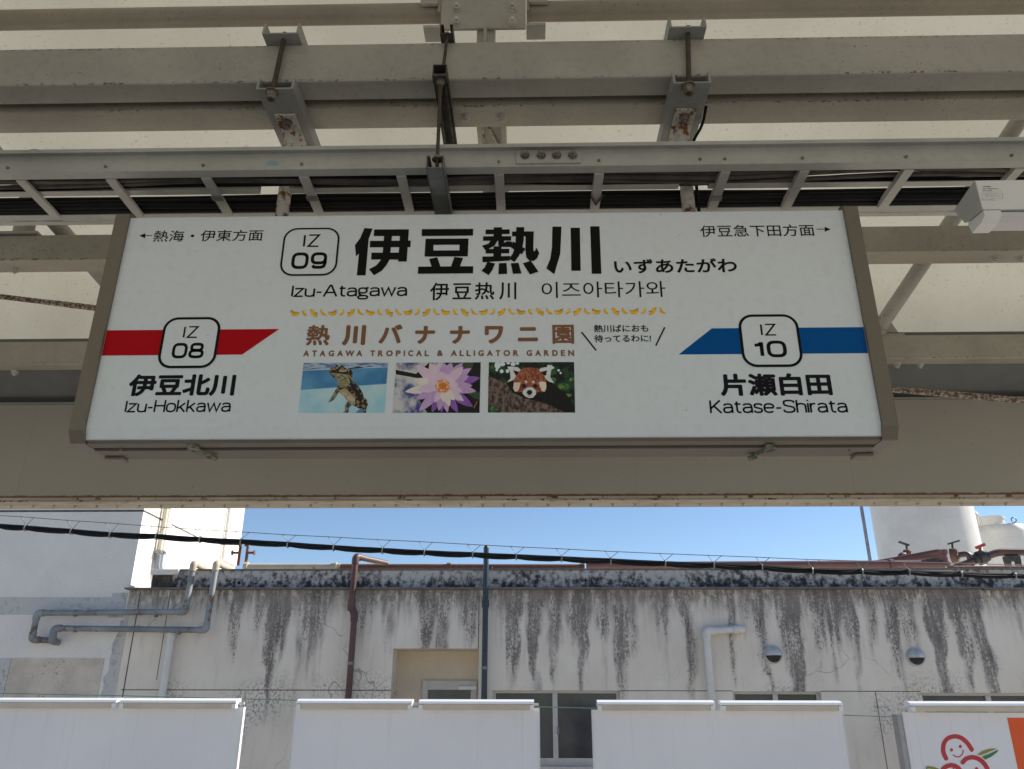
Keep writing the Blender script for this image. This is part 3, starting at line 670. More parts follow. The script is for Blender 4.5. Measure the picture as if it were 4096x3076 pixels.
A_([(160, 290), (560, 370), (820, 150), (900, 150), (850, 480), (560, 450), (165, 380)], 1, 1); A_([(620, 880), (800, 830), (1000, 900), (1000, 1137), (780, 1137)], 1, 1); A_([(1260, 150), (1700, 148), (1650, 300), (1300, 300)], 1, 8); A_([(1560, 740), (1815, 720), (1810, 880), (1700, 850)], 1, 8); A_([(1690, 1040), (1750, 905), (1772, 912), (1710, 1050)], 2, 9)
cxp, cyp = 1090, 615
for i, (tx, ty, w, mi) in enumerate([(870, 1135, 70, 4), (1060, 1135, 60, 4), (1180, 1135, 65, 3), (1385, 1135, 75, 4), (1680, 1020, 95, 4), (1745, 712, 85, 3), (1820, 445, 90, 4), (1645, 258, 85, 3), (1480, 152, 85, 3), (1255, 152, 110, 3), (620, 1105, 85, 3), (342, 720, 85, 5), (560, 208, 105, 2), (830, 152, 110, 2), (1000, 152, 100, 2), (1120, 152, 90, 3),
                                  (1670, 600, 80, 3), (1605, 408, 85, 3), (1490, 235, 95, 2), (512, 490, 95, 5), (560, 868, 80, 3), (590, 680, 85, 2), (1500, 903, 80, 2), (1480, 720, 70, 2), (770, 935, 80, 3), (1010, 1095, 75, 3), (1222, 1008, 70, 5), (925, 940, 62, 2), (1315, 890, 75, 5), (1110, 925, 66, 5), (800, 400, 130, 2), (1280, 400, 130, 2), (1050, 330, 130, 2), (780, 600, 110, 2), (1390, 580, 100, 2)]):
    dx, dy = tx - cxp, ty - cyp; Ln = math.hypot(dx, dy); ux, uy = dx / Ln, dy / Ln
    pts = [(cxp + ux * Ln * t - uy * w * s * h, cyp + uy * Ln * t + ux * w * s * h) for s, seq in ((1, ((.12, .5), (.35, .85), (.6, 1), (.8, .72), (.92, .36))), (-1, ((.92, .36), (.8, .72), (.6, 1), (.35, .85), (.12, .5)))) for t, h in seq]
    pts.insert(5, (tx, ty)); pts = [(max(110, min(1830, x)), max(152, min(1135, y))) for x, y in pts]
    A_(pts, 3 + i * .25, mi)
A_(se(1085, 615, 145, 138, p=2), 13, 6); A_(se(1090, 610, 72, 66, p=2), 14, 7)
b.build('water_lily_picture', pm, face)
pm = [spotted('forest_print', L((10, 22, 20)), L((35, 75, 50)), 34, .42, .62), spotted('bark_print', L((58, 46, 42)), L((128, 108, 98)), 100, .4, .62, (1, 1, .6)), plain('black_fur_print', L((12, 10, 12)), .22, 0, 0), spotted('red_fur_print', L((120, 62, 42)), L((178, 105, 78)), 130, .4, .6, (1.6, 1, .7)), plain('white_fur_print', L((222, 222, 222)), .22, 0, .05, 40), plain('cream_fur_print', L((238, 220, 202)), .22, 0, .1, 40), plain('chestnut_fur_print', L((142, 72, 46)), .22, 0, .2, 40), plain('bokeh_print', L((225, 238, 240)), .22, 0, 0), plain('nose_print', L((16, 16, 24)), .22, 0, 0), spotted('leaf_print', L((40, 95, 55)), L((110, 140, 60)), 40)]
b = MB(); A_ = lambda p, l, m_: pxpoly(b, p, C2, YS, l, m_)
A_([(175, 143), (1850, 138), (1870, 1131), (155, 1131)], 0, 0)
for i, (x, y, rx, ry) in enumerate(((345, 200, 60, 75), (440, 180, 55, 40), (555, 160, 35, 25), (650, 180, 50, 38), (735, 165, 35, 25), (425, 320, 38, 38), (540, 315, 34, 38), (330, 290, 30, 30), (1585, 355, 22, 22), (1545, 300, 26, 22), (1435, 250, 24, 24))): A_(se(x, y, rx, ry, p=2, n=14), 1 + i * .02, 7)
for i, (x, y, rx, ry) in enumerate(((250, 240, 40, 30), (1450, 490, 50, 45), (1640, 620, 110, 70), (1800, 480, 50, 40), (1450, 340, 60, 40), (1740, 790, 60, 35), (280, 1060, 80, 60))): A_(se(x, y, rx, ry, p=2, n=14), 1 + i * .02, 9)
A_([(165, 425), (420, 510), (540, 560), (640, 720), (860, 830), (1200, 930), (1500, 1020), (1680, 1131), (400, 1131), (330, 1060), (160, 950)], 2, 1)
A_([(520, 560), (700, 480), (1300, 480), (1480, 590), (1700, 780), (1868, 1020), (1869, 1131), (1680, 1131), (1300, 950), (880, 850), (640, 740)], 3, 2)
A_([(535, 232), (600, 225), (740, 240), (835, 315), (760, 420), (640, 500), (530, 540), (600, 460), (590, 330)], 4, 4); A_([(1130, 315), (1200, 255), (1320, 235), (1330, 195), (1410, 200), (1450, 250), (1400, 300), (1380, 430), (1460, 555), (1350, 520), (1250, 430)], 4, 4)
A_([(650, 300), (770, 330), (720, 430), (690, 380)], 5, 8); A_([(1200, 330), (1320, 300), (1300, 400), (1240, 410)], 5, 8)
A_([(800, 290), (850, 255), (980, 245), (1130, 255), (1180, 320), (1260, 400), (1310, 520), (1305, 680), (1250, 730), (1120, 730), (980, 700), (840, 730), (720, 730), (650, 670), (660, 500), (720, 390)], 6, 3)
A_([(800, 540), (760, 700), (690, 725), (650, 660), (670, 540)], 7, 5); A_([(1150, 540), (1210, 700), (1270, 725), (1305, 640), (1295, 540), (1230, 520)], 7, 5)
A_([(810, 580), (900, 590), (900, 640), (830, 700), (730, 730), (760, 680)], 7.2, 6); A_([(1050, 590), (1150, 590), (1200, 700), (1240, 730), (1120, 690), (1050, 650)], 7.2, 6)
A_([(878, 500), (925, 505), (930, 545), (900, 560)], 7.4, 5); A_([(1022, 522), (1070, 500), (1075, 545), (1035, 560)], 7.4, 5)
A_([(930, 640), (1030, 635), (1100, 700), (1105, 765), (1045, 835), (970, 850), (890, 815), (835, 755), (850, 695)], 8, 4)
A_(se(868, 605, 42, 40, p=2, n=16), 9, 8); A_(se(1090, 608, 42, 40, p=2, n=16), 9, 8); A_([(940, 690), (1010, 690), (1032, 735), (1000, 785), (945, 785), (915, 738)], 9, 8); A_([(905, 800), (970, 805), (1040, 798), (970, 816)], 9, 8)
b.build('red_panda_picture', pm, face)

# ------------------------------------------------------------------ sign hangers
def make_hanger(px, label):
    xc = PZ(px, 342, EYE.z + 1.895).x; z0 = EYE.z + 1.895; yfr = yz(342, z0); yp = (YS + YSB) / 2; zA = hz(165, ya0) + .001
    t = thing('sign_hanger', label, 'sign hanger', (xc, yp, zt + .01), 'bolted channel hangers carrying the station sign')
    def channel(b, w, y_0, y_1, z, hgt, th=.006):
        b.box(xc - w, xc + w, y_0, y_1, z, z + th)
        for s in (-1, 1): b.prism([(y_0 + .0, z + th), (y_1, z + th), (y_1, z + hgt), (y_0 + .008, z + hgt)], 0, xc + s * (w - .004) - .004, xc + s * (w - .004) + .004)
    b = MB(); channel(b, .0625, yfr, yp + .16, z0, .054); b.build('lower_channel', M['steel_grey'], t, .0015)
    b = MB(); yu = yz(120, zA); channel(b, .0625, yu, yu + .30, zA, .055); b.build('upper_channel', M['steel_grey'], t, .0015)
    yr = (yfr + ya0) / 2 - .002
    b = MB(); pts = []
    b.cyl((xc - .012, yr, z0 - .034), (xc + .006, yr - .004, zA + .03), .0085, 12); b.new(); b.cyl((xc + .03, yb1 + .03, z0 - .03), (xc + .03, yb1 + .03, zA + .03), .0085, 12)
    b.build('threaded_rod', M['rustrod'], t)
    b = MB(True); q = Vector((xc - .012, yr, z0)); hexbolt(b, q, (0, 0, -1), .0155, .020, .012); hexbolt(b, q - Vector((0, 0, .020)), (0, 0, -1), .0145, .010, .0, washer=False); hexbolt(b, (xc + .006, yr, zA + .0065), (0, 0, 1), .014, .012, .012)
    b.build('nut', M['nut'], t)
    b = MB(True); b.box(xc - .036, xc + .036, yp - .10, yp + .12, z0 - .007, z0 - .0005); hp = b.build('flange_plate', M['rustpipe'], t, .0015)
    b = MB(True); hexbolt(b, (xc, yp - .065, z0 - .007), (0, 0, -1), .0125, .016, .014); b.build('nut', M['nut'], hp)
    b = MB(); b.cyl((xc, yp, zt + .008), (xc, yp, z0 - .007), .0225, 22); b.cyl((xc, yp, z0 - .105), (xc, yp, z0 - .007), .0262, 22); b.cyl((xc, yp, zt + .008), (xc, yp, zt + .022), .031, 22)
    b.build('hanger_pipe', M['rustpipe'], t)
    return t
hg = make_hanger(1092, 'rust streaked pipe hanger carrying the left side of the sign')
hg2 = dup(hg, (PZ(2770, 332, EYE.z + 1.895).x, hg.location.y, hg.location.z), 'rusty pipe hanger with a black strap, at the right of the sign')
b = MB(); q = ORG[hg2.name]; zs = EYE.z + 1.895 - .115
for k in range(1): b.lathe([(.0265, 0), (.0285, 0), (.0285, .012), (.0265, .012)], (q.x, q.y, zs), 22)
b.new(); b.tube(smooth_path([(q.x - .02, q.y - .025, zs + .004), (q.x - .05, q.y - .03, zs + .01), (q.x - .06, q.y - .02, zs - .03)], .02), .0035, 6)
b.new(); b.tube(smooth_path([(q.x + .075, q.y - .08, zs + .14), (q.x + .07, q.y - .03, zs + .10), (q.x + .034, q.y, zs + .05), (q.x + .034, q.y + .0, zs - .25)], .05), .0055, 8)
b.build('strap', M['cable'], hg2)

# ------------------------------------------------------------------ cable tray and its hanger
YT = 2.10; ZT = EYE.z + 1.60
tray = thing('cable_tray', 'pale ladder type cable tray running across above the sign', 'cable tray', (0, 2.27, ZT))
zt0, zt1 = hz(660, YT), hz(575, YT - .022)
b = MB(); b.box(-6, 6, YT, YT + .005, zt0 - .004, zt1); b.box(-6, 6, YT - .024, YT, zt1 - .008, zt1); b.box(-6, 6, YT - .024, YT - .021, zt1 - .014, zt1 - .008); b.box(-6, 6, YT - .002, YT + .036, zt0 - .008, zt0 - .0042)
rail = b.build('front_rail', M['rail'], tray, .0012)
b = MB()
for px in (30, 421, 812, 1206, 1995, 2396, 2801, 2900, 3211, 3626, 4048): q = P(px, 676 - px * .0115, YT - .001); q.z = zt0 + .012; b.new(); b.cyl(q, q + Vector((0, -.004, 0)), .0048, 10)
b.build('screw', M['nut'], rail)
x0, x1 = P(2066, 620, YT).x, P(2322, 620, YT).x
b = MB(True); b.box(x0, x1, YT - .006, YT - .0005, zt0 + .002, zt1 - .016); sp_ = b.build('joint_plate', M['rail'], tray, .001)
b = MB(True)
for px in (2100, 2165, 2227, 2291): q = P(px, 622, YT - .006); hexbolt(b, q, (0, -1, 0), .0105, .011, .010)
b.build('nut', M['nut'], sp_)
b = MB(); text(b, "<N>NEGUROSU", (2155, 596, 2235, 607), YT - .006); text(b, "7ARG1", (2177, 645, 2214, 655), YT - .006); b.build('stamped_lettering', M['emboss'], sp_)
b = MB(); q = P(1089, 662, YT - .0005); b.face([(q.x + .022 * math.cos(math.radians(a)), YT - .0006, q.z + .018 * math.sin(math.radians(a))) for a in range(0, 181, 15)][::-1]); b.build('sticker', M['teal'], rail)
YT2 = yz(860, ZT); 
b = MB(); b.box(-6, 6, YT2, YT2 + .005, ZT, ZT + .09); b.box(-6, 6, YT2 - .03, YT2 - .0005, ZT - .001, ZT + .003); b.box(-6, 6, YT2 + .005, YT2 + .028, ZT - .004, ZT); b.build('rear_rail', M['rail'], tray, .001)
fr = None
for px in (78, 441, 826, 1218, 1608, 1997, 2394, 2891, 3202, 3609, 4040, -330, 4440):
    x = PZ(px, 706, ZT).x
    if fr is None:
        b = MB(); b.box(x - .0155, x + .0155, YT + .037, YT2 - .031, ZT - .012, ZT - .0005); b.box(x - .0155, x - .013, YT + .037, YT2 - .031, ZT - .0005, ZT + .010); fr = b.build('rung', M['rung'], tray, .0012); fx = x
    else:
        c = fr.copy(); COL.objects.link(c); c.parent = tray; c.location = (x - fx, 0, 0)
b = MB()
for px in (826, 1218, 2891):
    x = PZ(px, 706, ZT).x; yy = PZ(px, 780, ZT).y; b.new(); b.box(x - .0185, x + .0185, yy - .012, yy + .012, ZT - .0165, ZT - .0125)
b.build('clamp', M['galv'], tray)
b = MB(); x = PZ(2394, 706, ZT).x; yy = yz(770, ZT)
b.tube([(x - .02, yy, ZT - .014), (x - .016, yy + .012, ZT - .017), (x, yy + .05, ZT - .018), (x + .016, yy + .012, ZT - .017), (x + .02, yy, ZT - .014)], .0032, 6); b.build('cable_tie', M['cabledust'], tray)
b = MB(); xp = [-6, PZ(1092, 760, ZT).x - .05, PZ(1092, 760, ZT).x + .05, PZ(2770, 760, ZT).x - .05, PZ(2770, 760, ZT).x + .05, 6]
for a, c in zip(xp[::2], xp[1::2]): b.new(); b.box(a, c, 2.214, 2.24, ZT + .0005, ZT + .003); b.box(a, c, 2.238, 2.24, ZT + .003, ZT + .03)
b.build('divider_strip', M['rung'], tray)
# cables, each its own thing
def cable(y, z, r, mt, seed, wob=.010, label=None, grp=None):
    rg = random.Random(seed); pts = []
    ph = [rg.uniform(0, 6.28) for _ in range(3)]
    for i in range(90):
        x = -5.5 + 11 * i / 89
        pts.append((x, y + wob * math.sin(x * 2.1 + ph[0]) + wob * .6 * math.sin(x * 5.3 + ph[1]), z + abs(wob * .6 * math.sin(x * 3.1 + ph[2]))))
    b = MB(); b.tube(pts, r, 8); tag(b.build('tray_cable', mt, None, org=(0, y, z)), label, 'cable', grp)
lb1, gp1 = 'dusty loose cable sagging along the near side of the tray', 'dusty cables in the tray'
lb2, gp2 = 'black cable in the dense bundle along the far side of the tray', 'black cables in the tray'
for i, (y, z, r) in enumerate(((2.150, .010, .009), (2.168, .008, .008), (2.185, .012, .010), (2.204, .009, .008), (2.216, .014, .009), (2.160, .030, .008), (2.198, .030, .009), (2.232, .026, .0075), (2.176, .046, .008))):
    cable(y, ZT + z, r, M['cabledust'] if i % 4 else M['cable'], 11 + i, .013, lb1, gp1)
for i, (y, z, r) in enumerate(((2.326, .014, .010), (2.345, .012, .011), (2.366, .012, .010), (2.332, .034, .010), (2.352, .034, .011), (2.371, .034, .010), (2.340, .055, .010), (2.386, .012, .009))):
    cable(y, ZT + z, r, M['cable'], 40 + i, .0025, lb2, gp2)
# dark slotted-channel hanger that carries the tray
xa = P(1768, 250, 2.08).x
th = thing('tray_hanger', 'dark slotted steel channel and rod hanger clamped round the front beam', 'hanger', (xa, 2.2, ZT - .02))
def strut_ch(b, xc, w, y0, y1, z0, z1, th_=.003, up=True):
    b.box(xc - w, xc + w, y0, y1, z0 if up else z1 - th_, z0 + th_ if up else z1)
    for s in (-1, 1): b.box(xc + s * w - th_ / 2, xc + s * w + th_ / 2, y0, y1, z0, z1); b.box(xc + s * w - (th_ / 2 if s < 0 else .010), xc + s * w + (.010 if s < 0 else th_ / 2), y0, y1, (z1 - th_) if up else z0, z1 if up else z0 + th_)
zA = hz(165, ya0) + .001; xu = P(1786, 160, 2.07).x
b = MB(); strut_ch(b, xu, .0205, yz(130, zA), yz(130, zA) + .30, zA, zA + .041); b.build('upper_channel', M['darksteel'], th)
zl = H_A - .002; xlw = P(1765, 270, 2.06).x; yl0 = yz(292, zl - .041)
b = MB(); strut_ch(b, xlw, .0215, yl0, yl0 + .42, zl - .041, zl - .0005, up=False); b.box(xlw - .024, xlw + .024, yl0 - .004, yl0 + .03, zl - .052, zl - .043); b.build('lower_channel', M['darksteel'], th)
xt = P(1745, 640, 2.06).x; zt_ = ZT - .013; yt0 = yz(638, zt_ - .035)
b = MB(); strut_ch(b, xt, .026, 2.03, YT2 + .05, zt_ - .047, zt_ - .0005); b.build('support_channel', M['galv'], th)
yr = 2.062
b = MB(True); b.cyl((xlw, yr + .01, zl - .06), (xu + .002, yr + .015, zA + .02), .0055, 10); b.new(); b.cyl((xlw + .002, yl0 + .022, zl - .03), (xt + .004, 2.055, zt_ - .04), .0058, 10); b.new(); b.cyl((xlw + .012, yl0 + .38, zl - .07), (xlw + .012, yl0 + .38, zl), .0058, 10)
b.build('threaded_rod', M['rustrod'], th)
b = MB(True); hexbolt(b, (xlw + .001, yl0 + .022, zl - .052), (0, 0, -1), .010, .012, .006); hexbolt(b, (xt + .004, 2.056, zt_ + .002), (0, 0, 1), .012, .010, .004); hexbolt(b, (xlw + .012, yl0 + .38, zl - .045), (0, 0, -1), .009, .01, .01); hexbolt(b, (xu, yr + .015, zA + .004), (0, 0, 1), .009, .01, .008)
b.build('nut', M['nut'], th)

# ------------------------------------------------------------------ strip lamp at the right
YL = 2.02
za, zb_ = hz(721, YL, 3950), hz(838, YL, 3950); xa_ = P(3914, 780, YL).x
yk, zkk = None, None
lamp = thing('strip_lamp', 'white trough strip lamp with a maker label hanging right of the sign', 'strip lamp', (xa_ + .6, YL, zb_ - .05))
qb = PX(3817, 842, xa_); qc = PX(3861, 892, xa_)
ap = (qb.y, qb.z); bp = (qc.y, qc.z)
b = MB(); b.prism([(YL, za), (YL, zb_), bp, ap], 0, xa_ + .002, 4.0); hs = b.build('housing', M['white'], lamp, .002)
b = MB(); b.prism([(YL, za), (YL, zb_), bp, ap], 0, xa_ - .001, xa_ + .001); b.build('end_plate', M['fixture_side'], lamp)
tz = hz(905, YL + .05, 3980)
b = MB(); b.prism([(YL + .006, zb_ - .004), (YL + .010, zb_ - .018), (YL + .03, tz), (YL + .075, tz - .002), (bp[0] - .01, bp[1] - .01)], 0, xa_ + .055, 4.0); b.build('diffuser', M['tube'], lamp, .003)
b = MB(); b.prism([(YL + .001, zb_ - .002), (YL + .003, zb_ - .02), (YL + .028, tz - .004), (YL + .078, tz - .006), (bp[0] - .004, bp[1] - .006)], 0, xa_ + .004, xa_ + .054); b.box(xa_ + .02, xa_ + .05, YL - .0008, YL, zb_ + .0005, zb_ + .003); b.build('socket_cover', M['white'], lamp, .002)
LB = (3780, 690, 6.92)
b = MB()
for s, bx in (("TOSHIBA", (1040, 375, 1272, 408)), ("東芝LED照明器具適合部品", (1035, 435, 1480, 470)), ("LEET-41204W", (1035, 487, 1300, 518)), ("東芝ライテック株式会社", (1022, 745, 1365, 778)), ("必ず適合ランプをご使用ください", (1100, 630, 1560, 648)), ("取扱説明書をお読みください", (1100, 595, 1420, 614)), ("ランプは必ず指定のものを使用", (1035, 532, 1578, 550)), ("点検は電源を切ってから", (1100, 660, 1550, 678))):
    text(b, s, zbox(LB, *bx), YL, .03 if s == "TOSHIBA" else 0)
for x0, y0, x1, y1 in ((1025, 575, 1598, 578), (1025, 722, 1590, 725), (1025, 575, 1029, 724), (1588, 575, 1594, 724)):
    v = [sc_(x, y, *LB) for x, y in ((x0, y0), (x1, y0), (x1, y1), (x0, y1))]; b.face([P(x, y, YL - .0006) for x, y in v][::-1])
b.build('label_lettering', M['navy'], hs)

# ------------------------------------------------------------------ buildings across the track
YW = 12.0
def wall_stain_mat(ztop):
    m, nt, bs = nodes('mould_streaked_render'); g = G(nt); x, y, z = g.xyz()
    d = g.math('SUBTRACT', ztop, z)
    warp = g.math('MULTIPLY', g.math('SUBTRACT', g.noise((1.5, 1, .7), 1.7, 5), .5), .50)
    xx = g.math('ADD', x, warp)
    X0, X1 = P(900, 2500, YW).x, P(4200, 2500, YW).x
    cols = [(950, 480, .7), (1044, 330, .6), (1101, 740, 1), (1221, 740, .9), (1470, 420, .9), (1565, 450, .7), (1700, 450, .9), (1761, 455, 1), (1888, 420, .6), (2008, 420, .7), (2045, 660, .7), (2141, 665, 1), (2220, 640, .7), (2318, 740, 1), (2413, 400, .7), (2483, 620, 1), (2654, 400, .6), (2734, 830, 1),
            (2860, 240, .5), (2910, 620, .6), (3000, 300, .8), (3040, 680, .9), (3164, 760, 1), (3265, 560, 1), (3330, 580, 1), (3392, 550, .8), (3474, 450, .8), (3563, 690, 1), (3626, 500, .9), (3740, 730, 1), (3825, 740, 1), (3898, 690, .9), (4012, 260, .6), (4075, 420, .9), (4150, 600, 1)]
    def ramp(cc):
        n = nt.nodes.new('ShaderNodeValToRGB'); n.color_ramp.interpolation = 'EASE'
        els = n.color_ramp.elements; stops = [(0.0, .05)]
        last = 0
        for i, (px, yb, s) in enumerate(cc):
            t = (P(px, 2450, YW).x - X0) / (X1 - X0); Ln = (yb - 130) / 630
            if i and t - last > .008: stops.append(((t + last) / 2, (.55 if t - last < .022 else .12) * min(prev, Ln)))
            stops.append((t, min(1, Ln * 1.12))); last = t; prev = Ln
        stops.append((min(1, last + .03), .05))
        stops = stops[:32]
        els[0].position = stops[0][0]; els[0].color = (stops[0][1],) * 3 + (1,); els[1].position = stops[-1][0]; els[1].color = (stops[-1][1],) * 3 + (1,)
        for p, v in stops[1:-1]: e = els.new(p); e.color = (v, v, v, 1)
        nt.links.new(g.math('DIVIDE', g.math('SUBTRACT', xx, X0), X1 - X0), n.inputs[0])
        s_ = nt.nodes.new('ShaderNodeSeparateColor'); nt.links.new(n.outputs[0], s_.inputs[0]); return s_.outputs[0]
    half = 14
    Lr = g.math('MAXIMUM', g.math('MULTIPLY', ramp(cols[:half]), g.ramp(x, P(2008, 2500, YW).x, P(2030, 2500, YW).x, 1, 0)), g.math('MAXIMUM', g.math('MULTIPLY', ramp(cols[half - 4:half + 12]), g.math('MULTIPLY', g.ramp(x, P(2008, 2500, YW).x, P(2030, 2500, YW).x, 0, 1), g.ramp(x, P(3320, 2500, YW).x, P(3345, 2500, YW).x, 1, 0))), g.math('MULTIPLY', ramp(cols[half + 10:]), g.ramp(x, P(3320, 2500, YW).x, P(3345, 2500, YW).x, 0, 1))))
    fringe = g.math('MULTIPLY', g.ramp(g.noise((1, 0, .05), 7, 5, .7, (1, 0, 0)), .44, .80), .55)
    streak = g.noise((11, 1, .55), 1.6, 5, .6, (3, 0, 0))
    reach = g.math('ADD', g.math('MAXIMUM', g.math('MULTIPLY', Lr, g.ramp(g.noise((1, 0, .02), 1.9, 3, .6, (6, 0, 0)), .30, .70, 1.0, 2.15)), fringe), g.math('MULTIPLY', g.math('SUBTRACT', streak, .5), .9))
    body = g.ramp(g.math('SUBTRACT', reach, d), -.42, .70)
    fl = g.noise((1.2, 1, .7), 34, 4, .62, (0, 2, 0)); mid = g.noise((2.6, 1, .45), 6, 4, .62, (7, 0, 3))
    pat = g.math('ADD', g.math('MULTIPLY', fl, .6), g.math('MULTIPLY', mid, .4))
    lump = g.noise((1.3, 1, .8), 1.7, 4, .6, (4, 9, 2))
    thr = g.math('SUBTRACT', g.math('ADD', .615, g.math('MULTIPLY', g.math('SUBTRACT', .5, lump), .30)), g.math('MULTIPLY', body, .145))
    fleck = g.ramp(g.math('SUBTRACT', pat, thr), -.045, .06)
    top = g.math('MULTIPLY', g.ramp(d, .03, .42, 1, 0), g.ramp(g.noise((5, 1, 1.6), 3.4, 7, .7), .38, .60))
    mk = g.math('MAXIMUM', g.math('MULTIPLY', fleck, g.ramp(body, 0.0, .35, 0, .92)), top)
    # loose mould patches low on the wall
    low = g.math('MULTIPLY', g.ramp(g.noise((1, 1, .8), 1.15, 3, .5, (2, 2, 6)), .47, .62), g.ramp(g.noise((1.2, 1, 1), 24, 4, .65), .47, .60))
    low = g.math('MULTIPLY', low, g.ramp(d, .95, 1.6, 0, .9))
    mk = g.math('MAXIMUM', mk, low)
    base = g.mix(g.ramp(g.noise(scale=1.2, det=6), .3, .7), (.70, .63, .535), (.80, .73, .63))
    base = g.mix(g.ramp(g.noise((3, 1, .5), 3, 5), .5, .8, 0, .35), base, (.44, .40, .34))
    wet = g.math('MULTIPLY', g.ramp(g.math('SUBTRACT', reach, d), -.45, .45), g.ramp(g.noise((5, 1, .7), 2.6, 4), .30, .64, .15, .90))
    base = g.mix(wet, base, (.31, .275, .25))
    dark = g.mix(g.ramp(g.noise((1, 1, .7), 3.2, 7, .7), .3, .68), (.045, .040, .037), (.21, .185, .17))
    c = g.mix(g.math('MULTIPLY', mk, .80), base, dark)
    # hairline cracks
    vo = nt.nodes.new('ShaderNodeTexVoronoi'); vo.feature = 'DISTANCE_TO_EDGE'; vo.inputs['Scale'].default_value = .55
    nz = nt.nodes.new('ShaderNodeTexNoise'); nz.inputs['Scale'].default_value = 2.2; nt.links.new(g.pos, nz.inputs['Vector'])
    ad = nt.nodes.new('ShaderNodeMixRGB'); ad.blend_type = 'ADD'; ad.inputs[0].default_value = .9; nt.links.new(g.pos, ad.inputs[1]); nt.links.new(nz.outputs['Color'], ad.inputs[2]); nt.links.new(ad.outputs[0], vo.inputs['Vector'])
    cr = g.math('MULTIPLY', g.ramp(vo.outputs['Distance'], .0015, .006, 1, 0), g.ramp(g.noise(scale=.9, det=2, off=(8, 1, 1)), .5, .6, 0, .55))
    c = g.mix(cr, c, (.12, .10, .085))
    g.set(bs.inputs['Base Color'], c); bs.inputs['Roughness'].default_value = .9
    g.bump(g.noise(scale=70, det=4), bs, .25, .01)
    return m
def mould_mat(name, base, dark, z0, z1, bias=0):
    m, nt, bs = nodes(name); g = G(nt); x, y, z = g.xyz()
    n = g.noise((1, 1, .85), 13, 8, .72); n2 = g.noise((1, 1, .6), 1.4, 3, .5, (5, 1, 1))
    k = g.math('ADD', g.math('ADD', n, g.math('MULTIPLY', g.math('SUBTRACT', n2, .5), .35)), g.ramp(z, z0, z1, .07 + bias, -.03 + bias))
    mk = g.ramp(k, .44, .66)
    c = g.mix(mk, base, g.mix(g.noise(scale=20, det=3), dark, tuple(q * 2.6 for q in dark)))
    g.set(bs.inputs['Base Color'], c); bs.inputs['Roughness'].default_value = .92; g.bump(g.noise(scale=50, det=4), bs, .3, .01)
    return m
ZC = hz(2358, YW); XC = .5 * (P(519, 2359, YW).x + P(576, 2037, YW).x)
ZJ = hz(2762, YW)
M['wall'] = wall_stain_mat(ZC)
M['parapet'] = mould_mat('mouldy_parapet', (.50, .475, .445), (.022, .021, .021), hz(2345, YW), hz(2290, YW), .02)
M['render_pale'] = painted('pale_render', (.78, .74, .685), rough=.9, speck=.8, rust=2, grime=.05)
M['render_old'] = painted('old_render', (.60, .56, .51), rough=.9, speck=.62, sscale=40, rust=2, grime=.12)
M['render_grey'] = mould_mat('grey_repair_band', (.54, .53, .51), (.17, .168, .168), -3, 3, -.02)
M['render_tan'] = painted('tan_render', (.68, .585, .455), rough=.9, speck=.75, rust=2, grime=.08)
M['glassdark'] = plain('dark_glass_with_net', (.042, .045, .048), .12, 0, .4, 1.6)
M['frame'] = plain('window_aluminium', (.52, .50, .46), .45, 0, .06, 10)
M['capmetal'] = plain('parapet_flashing', (.16, .15, .145), .6, .2, .25, 9)
M['crack'] = plain('dark_joint', (.10, .085, .07), .9, 0, .3, 9)  # dark lines for the wall joints and seams
M['blackstain'] = mould_mat('black_soot_patch', (.12, .095, .075), (.03, .024, .02), -5, 5, .08)

# low building
low = thing('low_building', 'low rendered building streaked with black mould, across the track', 'building', (3, YW, -1.1))
def rect(px0, py0, px1, py1, pxm=None):
    a = P(px0, py1, YW); c = P(px1, py0, YW); pm_ = .5 * (py0 + py1)
    return P(px0, pm_, YW).x, P(px1, pm_, YW).x, P(.5 * (px0 + px1), py1, YW).z, P(.5 * (px0 + px1), py0, YW).z
alc = rect(1556, 2594, 1911, 3200); w1 = rect(1968, 2762, 2486, 3066); w2 = rect(2944, 2766, 3303, 3066); w3 = rect(3710, 2772, 4210, 3066)
alc = (alc[0], alc[1], -1.0, alc[3]); XE = 13.0
holes = [alc, w1, w2, w3]
def wall_with_holes(b, x0, x1, z0, z1, Y, holes, depth):
    xs = sorted({x0, x1, *[h[0] for h in holes], *[h[1] for h in holes]}); zs = sorted({z0, z1, *[h[2] for h in holes], *[h[3] for h in holes]})
    for i in range(len(xs) - 1):
        for j in range(len(zs) - 1):
            cx, cz = (xs[i] + xs[i + 1]) / 2, (zs[j] + zs[j + 1]) / 2
            if any(h[0] < cx < h[1] and h[2] < cz < h[3] for h in holes): continue
            b.face([(xs[i], Y, zs[j]), (xs[i + 1], Y, zs[j]), (xs[i + 1], Y, zs[j + 1]), (xs[i], Y, zs[j + 1])])
    for h, dp in zip(holes, depth):
        a, c, e, f = h
        b.face([(a, Y, e), (a, Y, f), (a, Y + dp, f), (a, Y + dp, e)]); b.face([(c, Y, f), (c, Y, e), (c, Y + dp, e), (c, Y + dp, f)])
        b.face([(a, Y, f), (c, Y, f), (c, Y + dp, f), (a, Y + dp, f)]); b.face([(c, Y, e), (a, Y, e), (a, Y + dp, e), (c, Y + dp, e)])
ZP0, ZP1 = hz(2346, YW), hz(2280, YW)
b = MB(); wall_with_holes(b, XC + .002, XE, -1.1, ZC, YW, holes, [.55, .13, .13, .13])
b.face([(XE, YW, -1.1), (XE, 20, -1.1), (XE, 20, ZC), (XE, YW, ZC)]); lw = b.build('wall', M['wall'], low)
